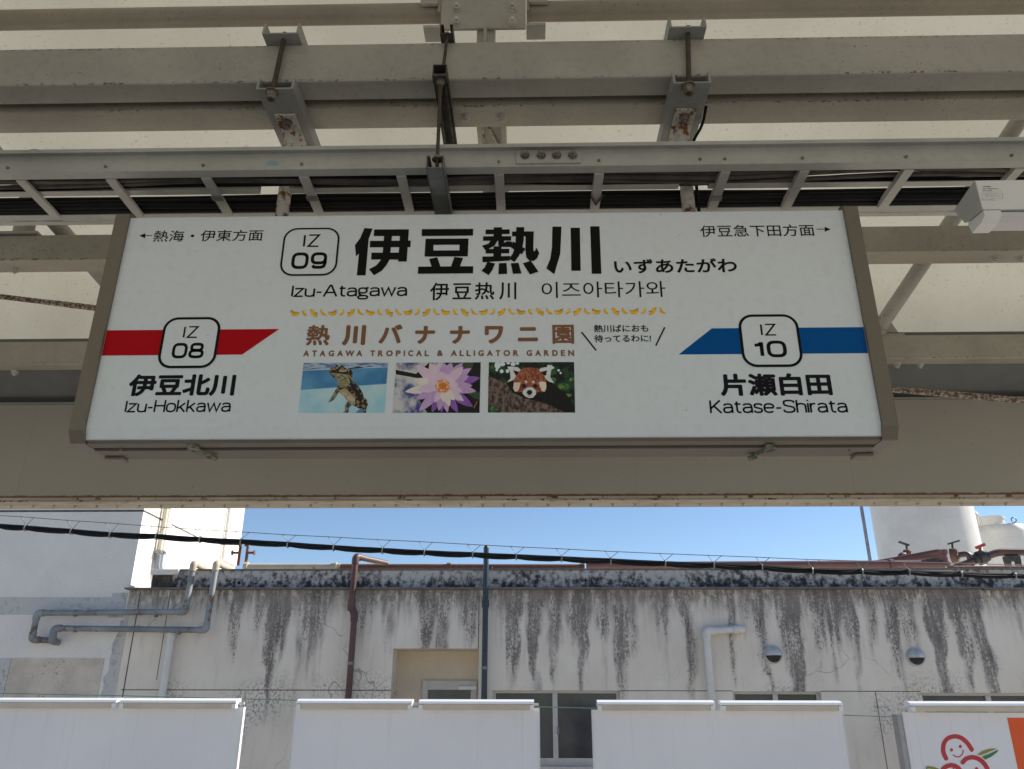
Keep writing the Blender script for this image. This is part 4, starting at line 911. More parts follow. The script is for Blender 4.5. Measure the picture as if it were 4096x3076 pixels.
# parapet, flashing, cornice, roof deck
xp0 = P(687, 2310, YW).x; xp1 = P(560, 2310, YW).x
b = MB(); b.box(xp0, XE, YW + .02, YW + .20, ZC + .002, ZP1 - .002); b.build('parapet', M['parapet'], low)
b = MB(); b.box(XC + .30, xp0 - .001, YW + .018, YW + .21, ZC + .002, hz(2298, YW)); b.build('soot_block', M['blackstain'], low)
b = MB(); b.box(XC + .28, xp0 + .10, YW - .03, YW + .24, hz(2298, YW) + .002, hz(2275, YW)); b.build('block_cap', M['render_pale'], low, .01)
b = MB(); b.box(xp0 + .10, XE, YW + .0, YW + .23, ZP1, ZP1 + .022); b.build('flashing', M['capmetal'], low)
b = MB(); xc0 = P(494, 2371, YW - .12).x
b.box(xc0, P(3920, 2355, YW).x, YW - .12, YW + .015, ZC - .004, ZC + .020); b.box(P(3922, 2355, YW).x, XE, YW - .10, YW + .015, ZC - .016, ZC + .010); b.build('cornice', M['capmetal'], low, .004)
b = MB(); b.box(XC + .002, XE, YW + .24, 24, ZC - .2, ZC + .05); b.build('roof', M['render_pale'], low)
b = MB(); b.box(XC + .01, XE - .01, YW + .6, 20, -1.1, ZC - .21); b.build('inner_wall', M['render_tan'], low)
# wall joints
b = MB()
def groove(p, q, w=.012): b.bar(P(*p, YW - .0015), P(*q, YW - .0015), .004, w, up=Vector((0, 0, 1)))
b.box(P(485, 2761, YW).x, alc[0], YW - .002, YW + .002, ZJ - .006, ZJ + .006); b.new(); b.box(w1[1], w2[0], YW - .002, YW + .002, ZJ - .005, ZJ + .005); b.new(); b.box(w2[1], w3[0], YW - .002, YW + .002, ZJ - .007, ZJ + .003)
for px, e in ((3503, -.2), (1910, 1.0)): 
    x = P(px, 2780, YW).x; b.new(); b.box(x - .005, x + .005, YW - .002, YW + .002, -.6 if px > 3000 else alc[3], ZJ - .008 if px > 3000 else ZC - .1)
x = P(548, 2450, YW).x; b.new(); b.box(x - .008, x + .008, YW - .002, YW + .002, -.6, ZC - .02); x = P(672, 2430, YW).x; b.new(); b.box(x - .005, x + .005, YW - .002, YW + .002, 1.9, ZC - .02)
b.build('wall_joint', M['crack'], low)
b = MB()
for px, py, s in ((956, 2331, 1), (1018, 2320, .7)):
    q = P(px, py, YW + .018); b.box(q.x - .05 * s, q.x + .05 * s, YW + .008, YW + .018, q.z - .06 * s, q.z + .06 * s, 0)
q = P(956, 2331, YW + .007); b.cyl((q.x, q.y + .0005, q.z), (q.x, q.y - .001, q.z), .024, 14, m=1); b.build('outlet_plate', [M['galv'], M['black']], low)
# alcove door
da = rect(1692, 2721, 1906, 3200); yd = YW + .55
dd = [P(1692, 2721, yd).x, P(1908, 2721, yd).x, -1.0, hz(2722, yd, 1790)]
b = MB(); b.box(alc[0] - .001, alc[1] + .001, yd, yd + .04, -1.0, alc[3] - .001); b.build('alcove_back', M['render_tan'], low)
b = MB(); b.box(alc[0] + .002, alc[1] - .002, YW + .01, yd - .002, alc[3] - .006, alc[3] - .002); b.build('alcove_ceiling', M['render_tan'], low)
b = MB(); w = .085
dd[1] = min(dd[1], alc[1] - .02)
b.box(dd[0], dd[0] + w, yd - .05, yd - .002, dd[2], dd[3]); b.box(dd[1] - w, dd[1], yd - .05, yd - .002, dd[2], dd[3]); b.box(dd[0] + w, dd[1] - w, yd - .05, yd - .002, dd[3] - .13, dd[3])
dr = b.build('door', M['frame'], low, .004)
b = MB(); b.box(dd[0] + w, dd[1] - w, yd - .02, yd - .004, dd[2], dd[3] - .131); b.build('pane', M['glassdark'], dr)
b = MB(); q = P(1872, 2752, yd - .05); b.box(q.x - .14, q.x + .13, yd - .075, yd - .052, q.z - .025, q.z + .025); b.build('door_closer', M['white'], dr, .004)
def window(h, mull, label=None):
    a, c, e, f = h; y0 = YW + .07; fw = .045
    b = MB(); b.box(a, a + fw, y0, y0 + .05, e, f); b.box(c - fw, c, y0, y0 + .05, e, f); b.box(a + fw, c - fw, y0, y0 + .05, f - .035, f); b.box(a + fw, c - fw, y0, y0 + .05, e, e + .10); xm = P(mull, 2900, YW).x; b.box(xm - .035, xm + .035, y0 - .012, y0 + .05, e + .10, f - .035)
    fr_ = b.build('window', M['frame'], low, .003)
    b = MB(); b.box(a + fw, xm - .035, y0 + .02, y0 + .026, e + .10, f - .035); b.build('pane', M['glassdark'], fr_)
    b = MB(); b.box(xm + .035, c - fw, y0 + .03, y0 + .036, e + .10, f - .035); b.build('pane', M['glassdark'], fr_)
    b = MB(); b.box(a - .02, c + .02, YW - .025, y0, e - .03, e - .001); b.build('sill', M['frame'], fr_)
    if mull < 2300:
        b = MB(); q = P(2232, 2922, YW + .05); b.box(q.x - .015, q.x + .015, YW + .045, YW + .057, q.z - .05, q.z + .05); b.build('latch', M['galv'], fr_)
window(w1, 2222); window(w2, 3119); window(w3, 3985)

# tall building at the left
XF = PX(971, 2030, XC).y; ZTALL = 8.6
tall = thing('tall_building', 'tall plain white rendered building at the left, sunlit on its right side', 'building', (XC - 4, YW, -1.1))
b = MB(); b.box(XC - 9, XC, YW, XF, -1.1, ZTALL); b.build('wall', M['render_pale'], tall)
zs = hz(2041, YW, 400)
b = MB(); b.box(XC - 9, XC + .004, YW - .004, YW + .01, zs - .025, zs + .004); yq = PX(650, 2078, XC).y; b.box(XC - .01, XC + .004, YW + .01, yq, zs - .025, zs + .004); b.box(XC - .01, XC + .004, yq + .35, XF - 2, zs - .02, zs + .004)
x = PX(905, 2050, XC); b.box(XC - .01, XC + .004, x.y, x.y + .03, ZC, ZTALL)
b.build('wall_seam', M['crack'], tall)
b = MB(); a = P(0, 2450, YW).x; 
b.box(XC - 9, P(440, 2430, YW).x, YW - .006, YW + .01, hz(2459, YW, 300), hz(2389, YW, 300)); b.box(P(440, 2430, YW).x, P(500, 2430, YW).x, YW - .008, YW + .01, hz(2470, YW, 480), hz(2372, YW, 480)); b.build('repair_band', M['render_grey'], tall)
b = MB(); x0 = P(445, 2600, YW).x; jag = random.Random(5); lf, rt = [], []
for k in range(13):
    t_ = k / 12; yy = 2792 - t_ * 310; lf.append((P(398 + t_ * 84 + jag.uniform(-7, 7), yy, YW).x, hz(yy, YW))); rt.append((P(446 + t_ * 54 + jag.uniform(-8, 8), yy, YW).x, hz(yy, YW)))
b.prism(rt + lf[::-1], 1, YW - .005, YW + .01); b.build('repair_strip', M['render_grey'], tall)
b = MB(); b.box(P(45, 2650, YW).x, P(415, 2650, YW).x, YW - .010, YW + .01, -1.0, hz(2633, YW, 250)); b.build('render_patch', painted('rust_washed_render', (.62, .55, .46), rough=.9, speck=.62, sscale=30, rust=2, grime=.22, scol=(.40, .31, .21)), tall)
b = MB(); b.box(XC - 9, P(43, 2650, YW).x, YW - .012, YW + .01, -1.0, hz(2634, YW, 20)); b.build('dark_patch', M['render_grey'], tall)
b = MB(); x = P(498, 2600, YW).x; b.box(x - .02, XC - .002, YW - .004, YW + .01, -1.1, hz(2470, YW)); b.build('corner_strip', M['render_old'], tall)
# sunlit side: box bracket and tap pipe
q0 = PX(884, 2225, XC); 
b = MB(); b.box(XC + .001, XC + .05, PX(885, 2245, XC).y, XF - .01, PX(900, 2244, XC).z, ZTALL - .2); b.build('side_bay', M['render_pale'], tall)
def conduit_path(px0, py0, px1, py1, Xo): return PX(px0, py0, Xo), PX(px1, py1, Xo)
t = thing('wall_conduit', 'pair of cream conduits running down the sunlit side of the tall building', 'conduit', PX(640, 2240, XC + .07))
for k, (p, q, e) in enumerate((((666, 2015), (640, 2222), (660, 2270)), ((676, 2015), (650, 2224), (668, 2274)))):
    a, c = PX(*p, XC + .07), PX(*q, XC + .07); c.y = a.y = (a.y + c.y) / 2; a.z = 6
    b = MB(); b.cyl(a, c, .034, 14); b.build('pipe', plain('cream_conduit', (.58, .53, .43), .5), t) if k == 0 else b.build('pipe', bpy.data.materials['cream_conduit'], t)
    b = MB(); b.tube(smooth_path([c, c - Vector((0, 0, .22)), c + Vector((.14 + .05 * k, .25, -.42))], .16), .04, 12); b.build('elbow', plain('grey_conduit_elbow', (.20, .22, .25), .4) if k == 0 else bpy.data.materials['grey_conduit_elbow'], t)
    b = MB(); b.box(XC, XC + .12, c.y - .06, c.y + .06, c.z + .02, c.z + .07); b.build('clamp', M['galv'], t)

# ------------------------------------------------------------------ pipes on the wall
M['pvcgrey'] = painted('weathered_grey_pipe', (.26, .275, .28), rough=.6, speck=.70, rust=.60, rscale=4.5, rcol=(.15, .10, .065), grime=.35)
M['pvccream'] = painted('rusty_cream_pipe', (.50, .43, .32), rough=.55, speck=.75, rust=.62, rscale=5, rcol=(.22, .11, .05))
M['pvcwhite'] = plain('white_pipe', (.68, .665, .62), .45, 0, .06, 5)
M['pipered'] = plain('red_brown_pipe', (.10, .048, .040), .5, 0, .22, 4)
M['pipeblue'] = plain('dark_blue_pipe', (.024, .040, .056), .4, 0, .15, 4)
M['redpaint'] = painted('red_oxide_pipe', (.155, .066, .056), rough=.5, speck=.7, rust=.66, rscale=6, rcol=(.14, .07, .04))
M['rustline'] = painted('rusted_roof_pipe', (.155, .085, .058), rough=.8, rust=.5, rscale=12, rcol=(.13, .05, .025))
def elbow(b, p, r): b.lathe([(r * math.sin(math.radians(a)), -r * math.cos(math.radians(a))) for a in range(0, 181, 20)], p, 14)
def wall_pipe(name, label, cat, pts, r, mats, joints=(), grp=None, straps=(), arm=None):
    t = thing(name, label, cat, pts[-1], grp)
    if arm:      # the arm over the parapet is a separate cream, rusty length with its own elbow
        b = MB(); b.tube(smooth_path(pts[:2] + [pts[1].lerp(pts[2], .12)], r * 1.6), r * 1.02, 14)
        d0 = (pts[0] - pts[1]).normalized(); d1 = (pts[2] - pts[1]).normalized(); b.tube(smooth_path([pts[1] + d0 * r * 2.4, pts[1], pts[1] + d1 * r * 2.6], r * 1.7), r * 1.25, 14); b.build('top_arm', arm, t)
    b = MB(); b.tube(smooth_path(([pts[1].lerp(pts[2], .115)] + pts[2:]) if arm else pts, r * 1.6), r, 14); b.build('pipe', mats[0], t)
    b = MB()
    for i in range(2 if arm else 1, len(pts) - 1):
        b.new(); d0 = (pts[i - 1] - pts[i]).normalized(); d1 = (pts[i + 1] - pts[i]).normalized()
        b.tube(smooth_path([pts[i] + d0 * r * 2.4, pts[i], pts[i] + d1 * r * 2.4], r * 1.7), r * 1.22, 14)
    for p, d in joints: b.new(); b.cyl(p - d * r * 1.3, p + d * r * 1.3, r * 1.25, 14)
    b.build('fitting', mats[1], t)
    if straps:
        b = MB()
        for p, d in straps: b.new(); b.cyl(p - d * .02, p + d * .02, r * 1.12, 14); b.box(p.x - .012, p.x + .012, p.y, YW - .001, p.z - .01, p.z + .01)
        b.build('pipe_strap', M['galv'], t)
    return t
Yp = YW - .17; dz = Vector((0, 0, 1)); dx = Vector((1, 0, 0))
def V(px, py, Y=None): return P(px, py, Yp if Y is None else Y)
zr = ZP1 + .10
def over(px, py, y2=None, Y=None):
    p = V(px, py, Y); return p
a0 = V(775, 2254); aB = Vector((a0.x + .02, YW + .55, a0.z - .02))
pts = [aB, a0, V(748, 2447), V(150, 2452), V(116, 2558)]; pts[2].x = pts[1].x - .02; pts[4].x = pts[3].x + .0
pts.append(Vector((pts[4].x + .19, YW - .0, pts[4].z - .0)))
wall_pipe('drain_pipe', 'grey stepped drain pipe, the upper and left one of the pair on the wall', 'pipe', pts, .042, [M['pvcgrey'], M['pvcgrey']], grp='stepped drain pipes', arm=M['pvccream'], straps=[(V(303, 2453), dx), (V(625, 2455), dx)])
b0 = V(866, 2252); bB = Vector((b0.x + .05, YW + .55, b0.z - .03))
pts = [bB, b0, V(822, 2520), V(218, 2513), V(208, 2562)]; pts[2].x = pts[1].x - .02; pts[4].x = pts[3].x; pts.append(Vector((pts[4].x, YW, pts[4].z - .02)))
wall_pipe('drain_pipe', 'grey stepped drain pipe, the lower and right one with a white wall elbow', 'pipe', pts, .042, [M['pvcgrey'], M['pvcgrey']], grp='stepped drain pipes', arm=M['pvccream'], straps=[(V(303, 2516), dx), (V(717, 2525), dx)])
t0, t1 = P(687, 2536, YW - .09), P(646, 2785, YW - .09); t1.x = t0.x = .5 * (t0.x + t1.x); t1.z = -.6
wall_pipe('downpipe', 'plain white straight downpipe under the grey drain pipes', 'pipe', [t0, t1], .052, [M['pvcwhite'], M['pvcwhite']], [(t0, dz)])
q = [P(1492, 2261, YW + .5), P(1423, 2226, YW - .12), P(1411, 2426, YW - .12), P(1421, 2456, YW - .10), P(1398, 2795, YW - .10)]
q[2].x = q[1].x - .01; q[3].x = q[2].x + .05; q[4].x = q[3].x - .0; q[4].z = -.6; q[0].z = q[1].z + .0; q[0].x = q[1].x + .35
wall_pipe('downpipe', 'red brown downpipe bending over the parapet', 'pipe', q, .044, [M['pipered'], M['pipered']], [(q[2], dz)], straps=[(Vector((q[3].x, q[3].y, hz(2654, YW - .1))), dz)])
q = [P(1945, 2192, YW - .1), P(1946, 2415, YW - .1), P(1946, 2795, YW - .1)]; q[1].x = q[0].x; q[2].x = q[0].x + .0; q[2].z = -.6
tp = wall_pipe('downpipe', 'dark blue vent pipe rising straight above the parapet', 'pipe', [q[0], q[2]], .041, [M['pipeblue'], M['pipeblue']], [(q[1], dz)], straps=[(Vector((q[0].x, q[0].y, hz(2672, YW - .1))), dz)])
b = MB(); elbow(b, q[0], .041); b.cyl(q[0] + Vector((.05, .35, -.22)), q[0] + Vector((.05, .35, -.75)), .035, 12); b.build('stub', M['pipeblue'], tp)
q = [P(2968, 2517, YW - .09), P(2824, 2524, YW - .09), P(2848, 2804, YW - .09)]; q[1].z = q[0].z - .02; q[2].x = q[1].x; q[2].z = -.6
wall_pipe('downpipe', 'white elbow pipe turning into the streaked wall between the windows', 'pipe', [Vector((q[0].x, YW, q[0].z)), q[0], q[1], q[2]], .052, [M['pvcwhite'], M['pvcwhite']])
# hooded vents
def vent(px, py, label):
    c = P(px, py, YW); t = thing('vent_hood', label, 'vent', c, 'round hooded wall vents')
    r = .118
    b = MB(); b.cyl(c + Vector((0, -.02, 0)), c + Vector((0, -.001, 0)), r * 1.12, 28)
    # hood: a dome cut off by a level lip just below its middle
    vs = []; n1, n2 = 14, 16
    for i in range(n1 + 1):
        a_ = math.radians(-8 + 98 * i / n1); zq = r * math.sin(a_); w = max(.002, r * math.cos(a_))
        for j in range(n2 + 1):
            b_ = math.pi * j / n2; vs.append(c + Vector((w * math.cos(b_), -.02 - .125 * (w / r) * math.sin(b_), zq)))
    b.mesh(vs, [(i * (n2 + 1) + j, i * (n2 + 1) + j + 1, (i + 1) * (n2 + 1) + j + 1, (i + 1) * (n2 + 1) + j) for i in range(n1) for j in range(n2)], 0, True)
    o = b.build('hood', plain('vent_steel', (.50, .51, .51), .42, .15, .08, 12) if 'vent_steel' not in bpy.data.materials else bpy.data.materials['vent_steel'], t)
    b = MB(); 
    b.prism([(c.x + r * .93 * math.cos(math.radians(a)), c.z + r * .93 * math.sin(math.radians(a))) for a in range(180, 361, 12)], 1, c.y - .024, c.y - .021)
    for k in range(4): zq = c.z - .02 - k * .022; w = math.sqrt(max(.001, (r * .9) ** 2 - (zq - c.z) ** 2)); b.box(c.x - w, c.x + w, c.y - .045, c.y - .026, zq - .003, zq + .003)
    b.build('louvre', M['darksteel'], t)
    return t
v1 = vent(3092, 2618, 'round grey hooded wall vent nearer the white elbow pipe')
dup(v1, P(3662, 2627, YW), 'round grey hooded wall vent farther right along the streaked wall')

# ------------------------------------------------------------------ roof pipes and tanks
def roof_pipe(name, label, segs, r, mt, Y, flanges=()):
    t = thing(name, label, 'pipe', segs[0])
    b = MB(); b.tube(segs if len(segs) == 2 else smooth_path(segs, .12), r, 14); b.build('pipe', mt, t)
    if flanges:
        b = MB()
        for p, d in flanges: b.new(); b.cyl(p - d * .03, p + d * .03, r * 1.35, 14)
        b.build('coupling', mt, t)
    return t
Yr = YW + .55
z_ = hz(2270, Yr, 1150)
a, c = P(985, 2270, Yr), P(1362, 2270, Yr); c.z = a.z = z_
roof_pipe('roof_pipe', 'short cream pipe lying along the parapet top near the drain pipes', [a, c], .062, M['pvccream'], Yr, [(a, dx), (P(1340, 2270, Yr), dx)])
a, c = P(1364, 2270, Yr), P(2335, 2272, Yr); a.z = z_; c.z = z_ - .01
roof_pipe('roof_pipe', 'rusted brown pipe lying along the middle of the parapet top', [a, c], .055, M['rustline'], Yr, [(P(1795, 2270, Yr), dx), (P(2330, 2271, Yr), dx)])
Y2 = YW + 1.2
a = P(2345, 2262, Y2); bq = P(3565, 2258, Y2); 
z3 = hz(2257, Y2, 3500); a.z = z3 - .02; bq.z = z3
el1 = P(3780, 2256, Y2); el1.z = z3; el2 = Vector((el1.x, Y2, hz(2208, Y2, 3790))); tee = Vector((el1.x - .9, Y2 + .45, el2.z - .12)); tee2 = Vector((el1.x - 1.35, Y2 + .75, z3 + .10))
tr_ = roof_pipe('roof_pipe', 'bright red water pipe with a raised elbow below the tanks', [a, bq, el1, el2, tee, tee2], .062, M['redpaint'], Y2, [(bq, dx), (el1, dz), (el2, dz)])
a, c = P(3800, 2262, Y2 + .1), P(4300, 2262, Y2 + .1); a.z = z3 - .06; c.z = z3 - .06
roof_pipe('roof_pipe', 'orange brown pipe at the right end of the parapet', [a, c], .05, M['rustline'], Y2, [(a, dx)])
def valve(px, py, Y, label, flip=1):
    p = P(px, py, Y); t = thing('flange_valve', label, 'valve', p, 'lever valves on the tank pipes')
    b = MB(); b.cyl(p + Vector((-.04, .03, 0)), p + Vector((.04, -.03, 0)), .125, 20); b.cyl(p + Vector((.04, -.03, 0)), p + Vector((.06, -.045, 0)), .095, 20)
    b.build('flange', M['rustline'], t)
    b = MB(True)
    for k in range(6): a_ = k * math.pi / 3; hexbolt(b, p + Vector((.04, -.03, 0)) + Vector((.05, .08, 0)) * math.cos(a_) + Vector((0, 0, .10 * math.sin(a_))), (.8, -.5, 0), .013, .016, .01)
    b.build('bolt', M['nutlight'], t)
    b = MB(); b.tube(smooth_path([p + Vector((.05, -.04, 0)), p + Vector((-.20 * flip, -.12, .015)), p + Vector((-.21 * flip, -.13, -.40))], .10), .050, 14); b.build('pipe', M['pipered'], t)
    b = MB(); b.cyl(p + Vector((0, 0, .10)), p + Vector((.01, 0, .215)), .018, 10); b.bar(p + Vector((-.13 * flip, -.04, .255)), p + Vector((.06 * flip, .02, .205)), .05, .024); b.build('lever', M['darksteel'], t)
valve(3632, 2226, Y2 + 1.4, 'black lever valve with flange, at the left of the big tank foot', 1)
valve(3816, 2222, Y2 + 1.2, 'black lever valve with flange, under the right edge of the big tank', -1)
p = P(3924, 2232, Y2 + .8)
t = thing('ball_valve', 'red handled ball valve on the red pipe by the small tank', 'valve', p)
b = MB(); b.cyl(p + Vector((-.13, 0, -.03)), p + Vector((.12, 0, .03)), .085, 16); b.cyl(p + Vector((-.05, 0, -.01)), p + Vector((.05, 0, .02)), .12, 16); b.build('body', M['darksteel'], t)
b = MB(); b.bar(p + Vector((-.06, -.02, .17)), p + Vector((.10, -.02, .23)), .05, .05); b.cyl(p, p + Vector((.02, 0, .19)), .025, 10); b.build('handle', plain('red_handle', (.45, .06, .03), .5), t)
b = MB(); b.tube(smooth_path([p + Vector((.08, 0, .02)), p + Vector((.32, 0, .10)), p + Vector((.55, 0, .10)), p + Vector((2.6, 0, .08))], .15), .062, 14); b.tube([p + Vector((-.1, 0, -.03)), p + Vector((-.5, 0, -.16))], .05, 12); b.build('pipe', M['pipered'], t)
b = MB(); x = p.x + .52; b.box(x - .12, x + .12, p.y - .06, p.y + .06, p.z - .06, p.z + .03); b.box(x - .12, x - .05, p.y - .05, p.y + .05, p.z - .4, p.z - .061); b.box(x + .06, x + .12, p.y - .05, p.y + .05, p.z - .4, p.z - .061); b.build('support', M['darksteel'], t)
p = P(3735, 2242, Y2 + .5); b = MB(); b.box(p.x - .17, p.x + .17, p.y - .1, p.y + .1, p.z - .05, p.z + .05); b.box(p.x - .14, p.x - .10, p.y - .05, p.y + .05, p.z - .4, p.z - .051); b.box(p.x + .1, p.x + .14, p.y - .05, p.y + .05, p.z - .4, p.z - .051)
tag(b.build('pipe_support', M['darksteel']), 'small black steel support stand under the raised red pipe', 'support')
# taps by the tall building
for px, py, lb, hd in ((880, 2222, 'rusty bent tap pipe beside the tall building corner', -1), (925, 2225, 'small standpipe tap with a red wheel on the parapet', 1)):
    p = P(952 if hd < 0 else 982, 2262, Yr + .1); h = .34
    t = thing('tap', lb, 'tap', p)
    b = MB()
    if hd < 0: b.tube(smooth_path([p, p + Vector((0, 0, h)), p + Vector((-.35, .05, h + .02))], .05), .024, 10)
    else: b.tube(smooth_path([p, p + Vector((0, 0, h * .95)), p + Vector((-.05, 0, h * .95))], .04), .024, 10)
    b.build('pipe', M['rustline'], t)
    b = MB(); q = p + Vector((.0, 0, .2)); b.cyl(q, q + Vector((.11 * hd, 0, 0)), .02, 10); b.cyl(q + Vector((.11 * hd, 0, 0)), q + Vector((.125 * hd, 0, .0)), .042, 12); b.build('handwheel', M['redpaint'], t)
# tanks
M['tank'] = painted('cream_fibreglass_tank', (.66, .63, .57), rough=.45, speck=.8, rust=2, grime=.08)
def tank_px(xl_, xr2, py, Y):
    a, c = P(xl_, py, Y), P(xr2, py, Y); return (a.x + c.x) / 2, (c.x - a.x) / 2
tc, trr = tank_px(3522, 3906, 2200, 17.2); zbse = ZC + .05
t = thing('water_tank', 'big pale cylindrical water tank cut off by the canopy edge', 'tank', (tc, 17.2, zbse))
b = MB(); b.lathe([(trr * 1.0, 0), (trr, .2), (trr * .985, 4.2), (trr * .9, 4.5), (.3, 4.75), (0, 4.76)], (tc, 17.2, zbse), 56); b.build('shell', M['tank'], t)
b = MB(); b.cyl((tc, 17.2, zbse - .3), (tc, 17.2, zbse + .06), trr * 1.05, 40); b.build('base', M['render_old'], t)
tc2 = P(4005, 2200, 20.2).x; r2 = P(4118, 2200, 20.2).x - tc2; ztop = hz(2092, 20.2 - r2 * .9, 4000)
t = thing('water_tank', 'small round shouldered water tank with a lid, behind at the far right', 'tank', (tc2, 20.2, zbse))
b = MB(); h = ztop - zbse; b.lathe([(r2 * 1.03, 0), (r2, h * .92), (r2 * .97, h * .985), (r2 * .9, h), (.1, h + .12), (0, h + .12)], (tc2, 20.2, zbse), 48); b.build('shell', M['tank'], t)
lx = P(3950, 2085, 20.0).x; b = MB(); b.cyl((lx, 20.0, ztop - .02), (lx, 20.0, ztop + .17), .36, 28); b.cyl((lx, 20.0, ztop + .16), (lx, 20.0, ztop + .20), .39, 28); b.build('lid', M['tank'], t)
bx = P(3903, 2085, 19.6).x; b = MB(); b.cyl((bx, 19.6, ztop - .02), (bx, 19.6, ztop + .18), .07, 14); elbow(b, (bx, 19.6, ztop + .2), .095); b.build('breather', M['tank'], t)
ex = P(4058, 2092, 19.6).x; b = MB(); b.lathe([(.06 + .014 * math.cos(a_), .014 * math.sin(a_)) for a_ in [k * math.pi / 4 for k in range(9)]], (ex, 19.6, ztop + .08), 16, (0, 1, 0)); b.build('lifting_eye', M['galv'], t)
a, c = P(3455, 2029, 15.5), P(3490, 2255, 15.5); c.x = a.x = (a.x + c.x) / 2; c.x = P(3464, 2142, 15.5).x; a = Vector((c.x, 15.5, 7)); c.z = ZC + .02
b = MB(); b.cyl(a, c, .032, 12); tag(b.build('roof_pole', M['pvcgrey'], None), 'thin grey steel pole standing left of the big water tank', 'pole')

# ------------------------------------------------------------------ aerial cable
YA = 7.6
pc_ = [(-300, 2086), (0, 2103), (104, 2110), (288, 2124), (443, 2137), (627, 2144), (801, 2157), (965, 2165), (1152, 2176), (1335, 2189), (1530, 2200), (1698, 2209), (1891, 2217), (2065, 2225), (2246, 2233), (2442, 2242), (2660, 2253), (2854, 2260), (3046, 2268), (3247, 2281), (3446, 2285), (3633, 2287), (3842, 2295), (4057, 2301), (4400, 2312)]
ms_ = [(-300, 2040), (0, 2062), (101, 2068), (278, 2082), (437, 2092), (617, 2106), (791, 2118), (956, 2127), (1143, 2139), (1350, 2149), (1500, 2158), (1670, 2166), (1870, 2177), (2060, 2187), (2240, 2195), (2430, 2205), (2640, 2214), (2823, 2221), (3012, 2228), (3212, 2237), (3411, 2243), (3525, 2246), (3800, 2252), (4096, 2260), (4400, 2270)]
ac = thing('aerial_cable', 'thick black overhead cable bundle hung from a thin messenger wire across the sky', 'cable', P(2048, 2225, YA))
main = [P(x, y, YA) for x, y in pc_]
for k, (oy, oz, r) in enumerate(((0, 0, .017), (.012, .014, .013), (-.012, -.014, .014), (.004, -.019, .011))):
    rg = random.Random(90 + k)
    pts = []
    for i in range(len(main) - 1):
        for j in range(4):
            p = main[i].lerp(main[i + 1], j / 4); sag = -.008 * math.sin(math.pi * j / 4) * (1 + .5 * k)
            pts.append(p + Vector((0, oy + rg.uniform(-.003, .003), oz * (.75 if j == 0 else 1) + sag * .4)))
    pts.append(main[-1]); b = MB(); b.tube(pts, r, 10); b.build('cable', M['cable'], ac)
b = MB(); b.tube([P(x, y, YA) for x, y in ms_], .0036, 8); b.build('messenger_wire', M['galv'], ac)
def on(px):
    for (x0, y0), (x1, y1) in zip(ms_[:-1], ms_[1:]):
        if x0 <= px <= x1: return P(px, y0 + (y1 - y0) * (px - x0) / (x1 - x0), YA)
for x, y in pc_[2:-1]:
    c = P(x, y, YA); b = MB(); top = c + Vector((0, 0, .022))
    b.lathe([(.031, -.006), (.034, -.006), (.034, .006), (.031, .006)], c + Vector((0, 0, -.004)), 14, (1, 0, 0))
    l, r_ = on(max(5, x - 22)), on(min(4390, x + 32))
    b.tube([l + Vector((0, 0, .006)), l, top], .0026, 6); b.tube([r_ + Vector((0, 0, .006)), r_, top], .0026, 6); b.build('cable_clip', M['galv'], ac)

# ------------------------------------------------------------------ advertising boards and their lamps
YB_ = 9.0
M['board'] = None
m, nt, bs = nodes('white_board_with_drips'); g = G(nt)
c = g.mix(g.ramp(g.noise(scale=.9, det=4), .3, .7), (.72, .715, .755), (.77, .765, .80))
c = g.mix(g.ramp(g.noise((16, 1, .5), 1.6, 4, .6), .55, .8, 0, .22), c, (.46, .44, .42))
g.set(bs.inputs['Base Color'], c); bs.inputs['Roughness'].default_value = .5; M['board'] = m
M['boardedge'] = plain('board_edge', (.66, .66, .66), .5); M['post'] = plain('board_post', (.34, .34, .35), .5, .3)
M['lampwhite'] = plain('sign_lamp_white', (.76, .77, .78), .25, 0, .02, 3); M['lampbeige'] = plain('sign_lamp_lens', (.50, .455, .40), .4, 0, .08, 3)
M['orange'] = plain('orange_print', lin((222, 84, 14)), .4, 0, .03, 3); M['logored'] = plain('logo_red', lin((186, 44, 56)), .4, 0, .04, 3); M['olive'] = plain('logo_olive', lin((140, 134, 44)), .4, 0, .04, 3); M['leaf'] = plain('logo_green', lin((58, 118, 60)), .4, 0, .04, 3)
def board(pl, pr, py, label):
    x0, x1, z1 = P(pl, py + 110, YB_).x, P(pr, py + 110, YB_).x, hz(py, YB_, min(4000, max(100, (pl + pr) / 2)))
    t = thing('advertising_board', label, 'billboard', ((x0 + x1) / 2, YB_ + .05, -1.1), 'white advertising boards beside the track')
    b = MB(); b.box(x0 + .012, x1 - .012, YB_, YB_ + .05, -.3, z1 - .006); pn = b.build('panel', M['board'], t)
    b = MB(); 
    for a, c_ in ((x0, x0 + .0115), (x1 - .0115, x1)): b.box(a, c_, YB_ - .004, YB_ + .06, -.3, z1)
    b.box(x0 + .0118, x1 - .0118, YB_ - .004, YB_ + .06, z1 - .0055, z1); b.build('frame', M['boardedge'], t)
    for f_ in (.15, .85):
        b = MB(); x = x0 + (x1 - x0) * f_; b.box(x - .04, x + .04, YB_ + .062, YB_ + .13, -1.1, z1 - .05); b.build('post', M['post'], t)
    return t, pn, z1
board(-40, 963, 2827, 'blank white advertising board cut by the left edge of the photo')
board(1168, 2160, 2830, 'blank white drip stained advertising board second from the left, before the door')
board(2370, 3386, 2840, 'blank white advertising board third from the left, under the white elbow pipe')
t4, pn4, z4 = board(3625, 4640, 2850, 'advertising board with red smiling fruit logo and an orange stripe')
b = MB(); x = P(3610, 2960, YB_).x; b.box(x - .02, x + .015, YB_ - .01, YB_ + .12, -1.1, z4 - .02); b.build('side_post', M['post'], t4)
LG = (3600, 2780, 4.46)
b = MB()
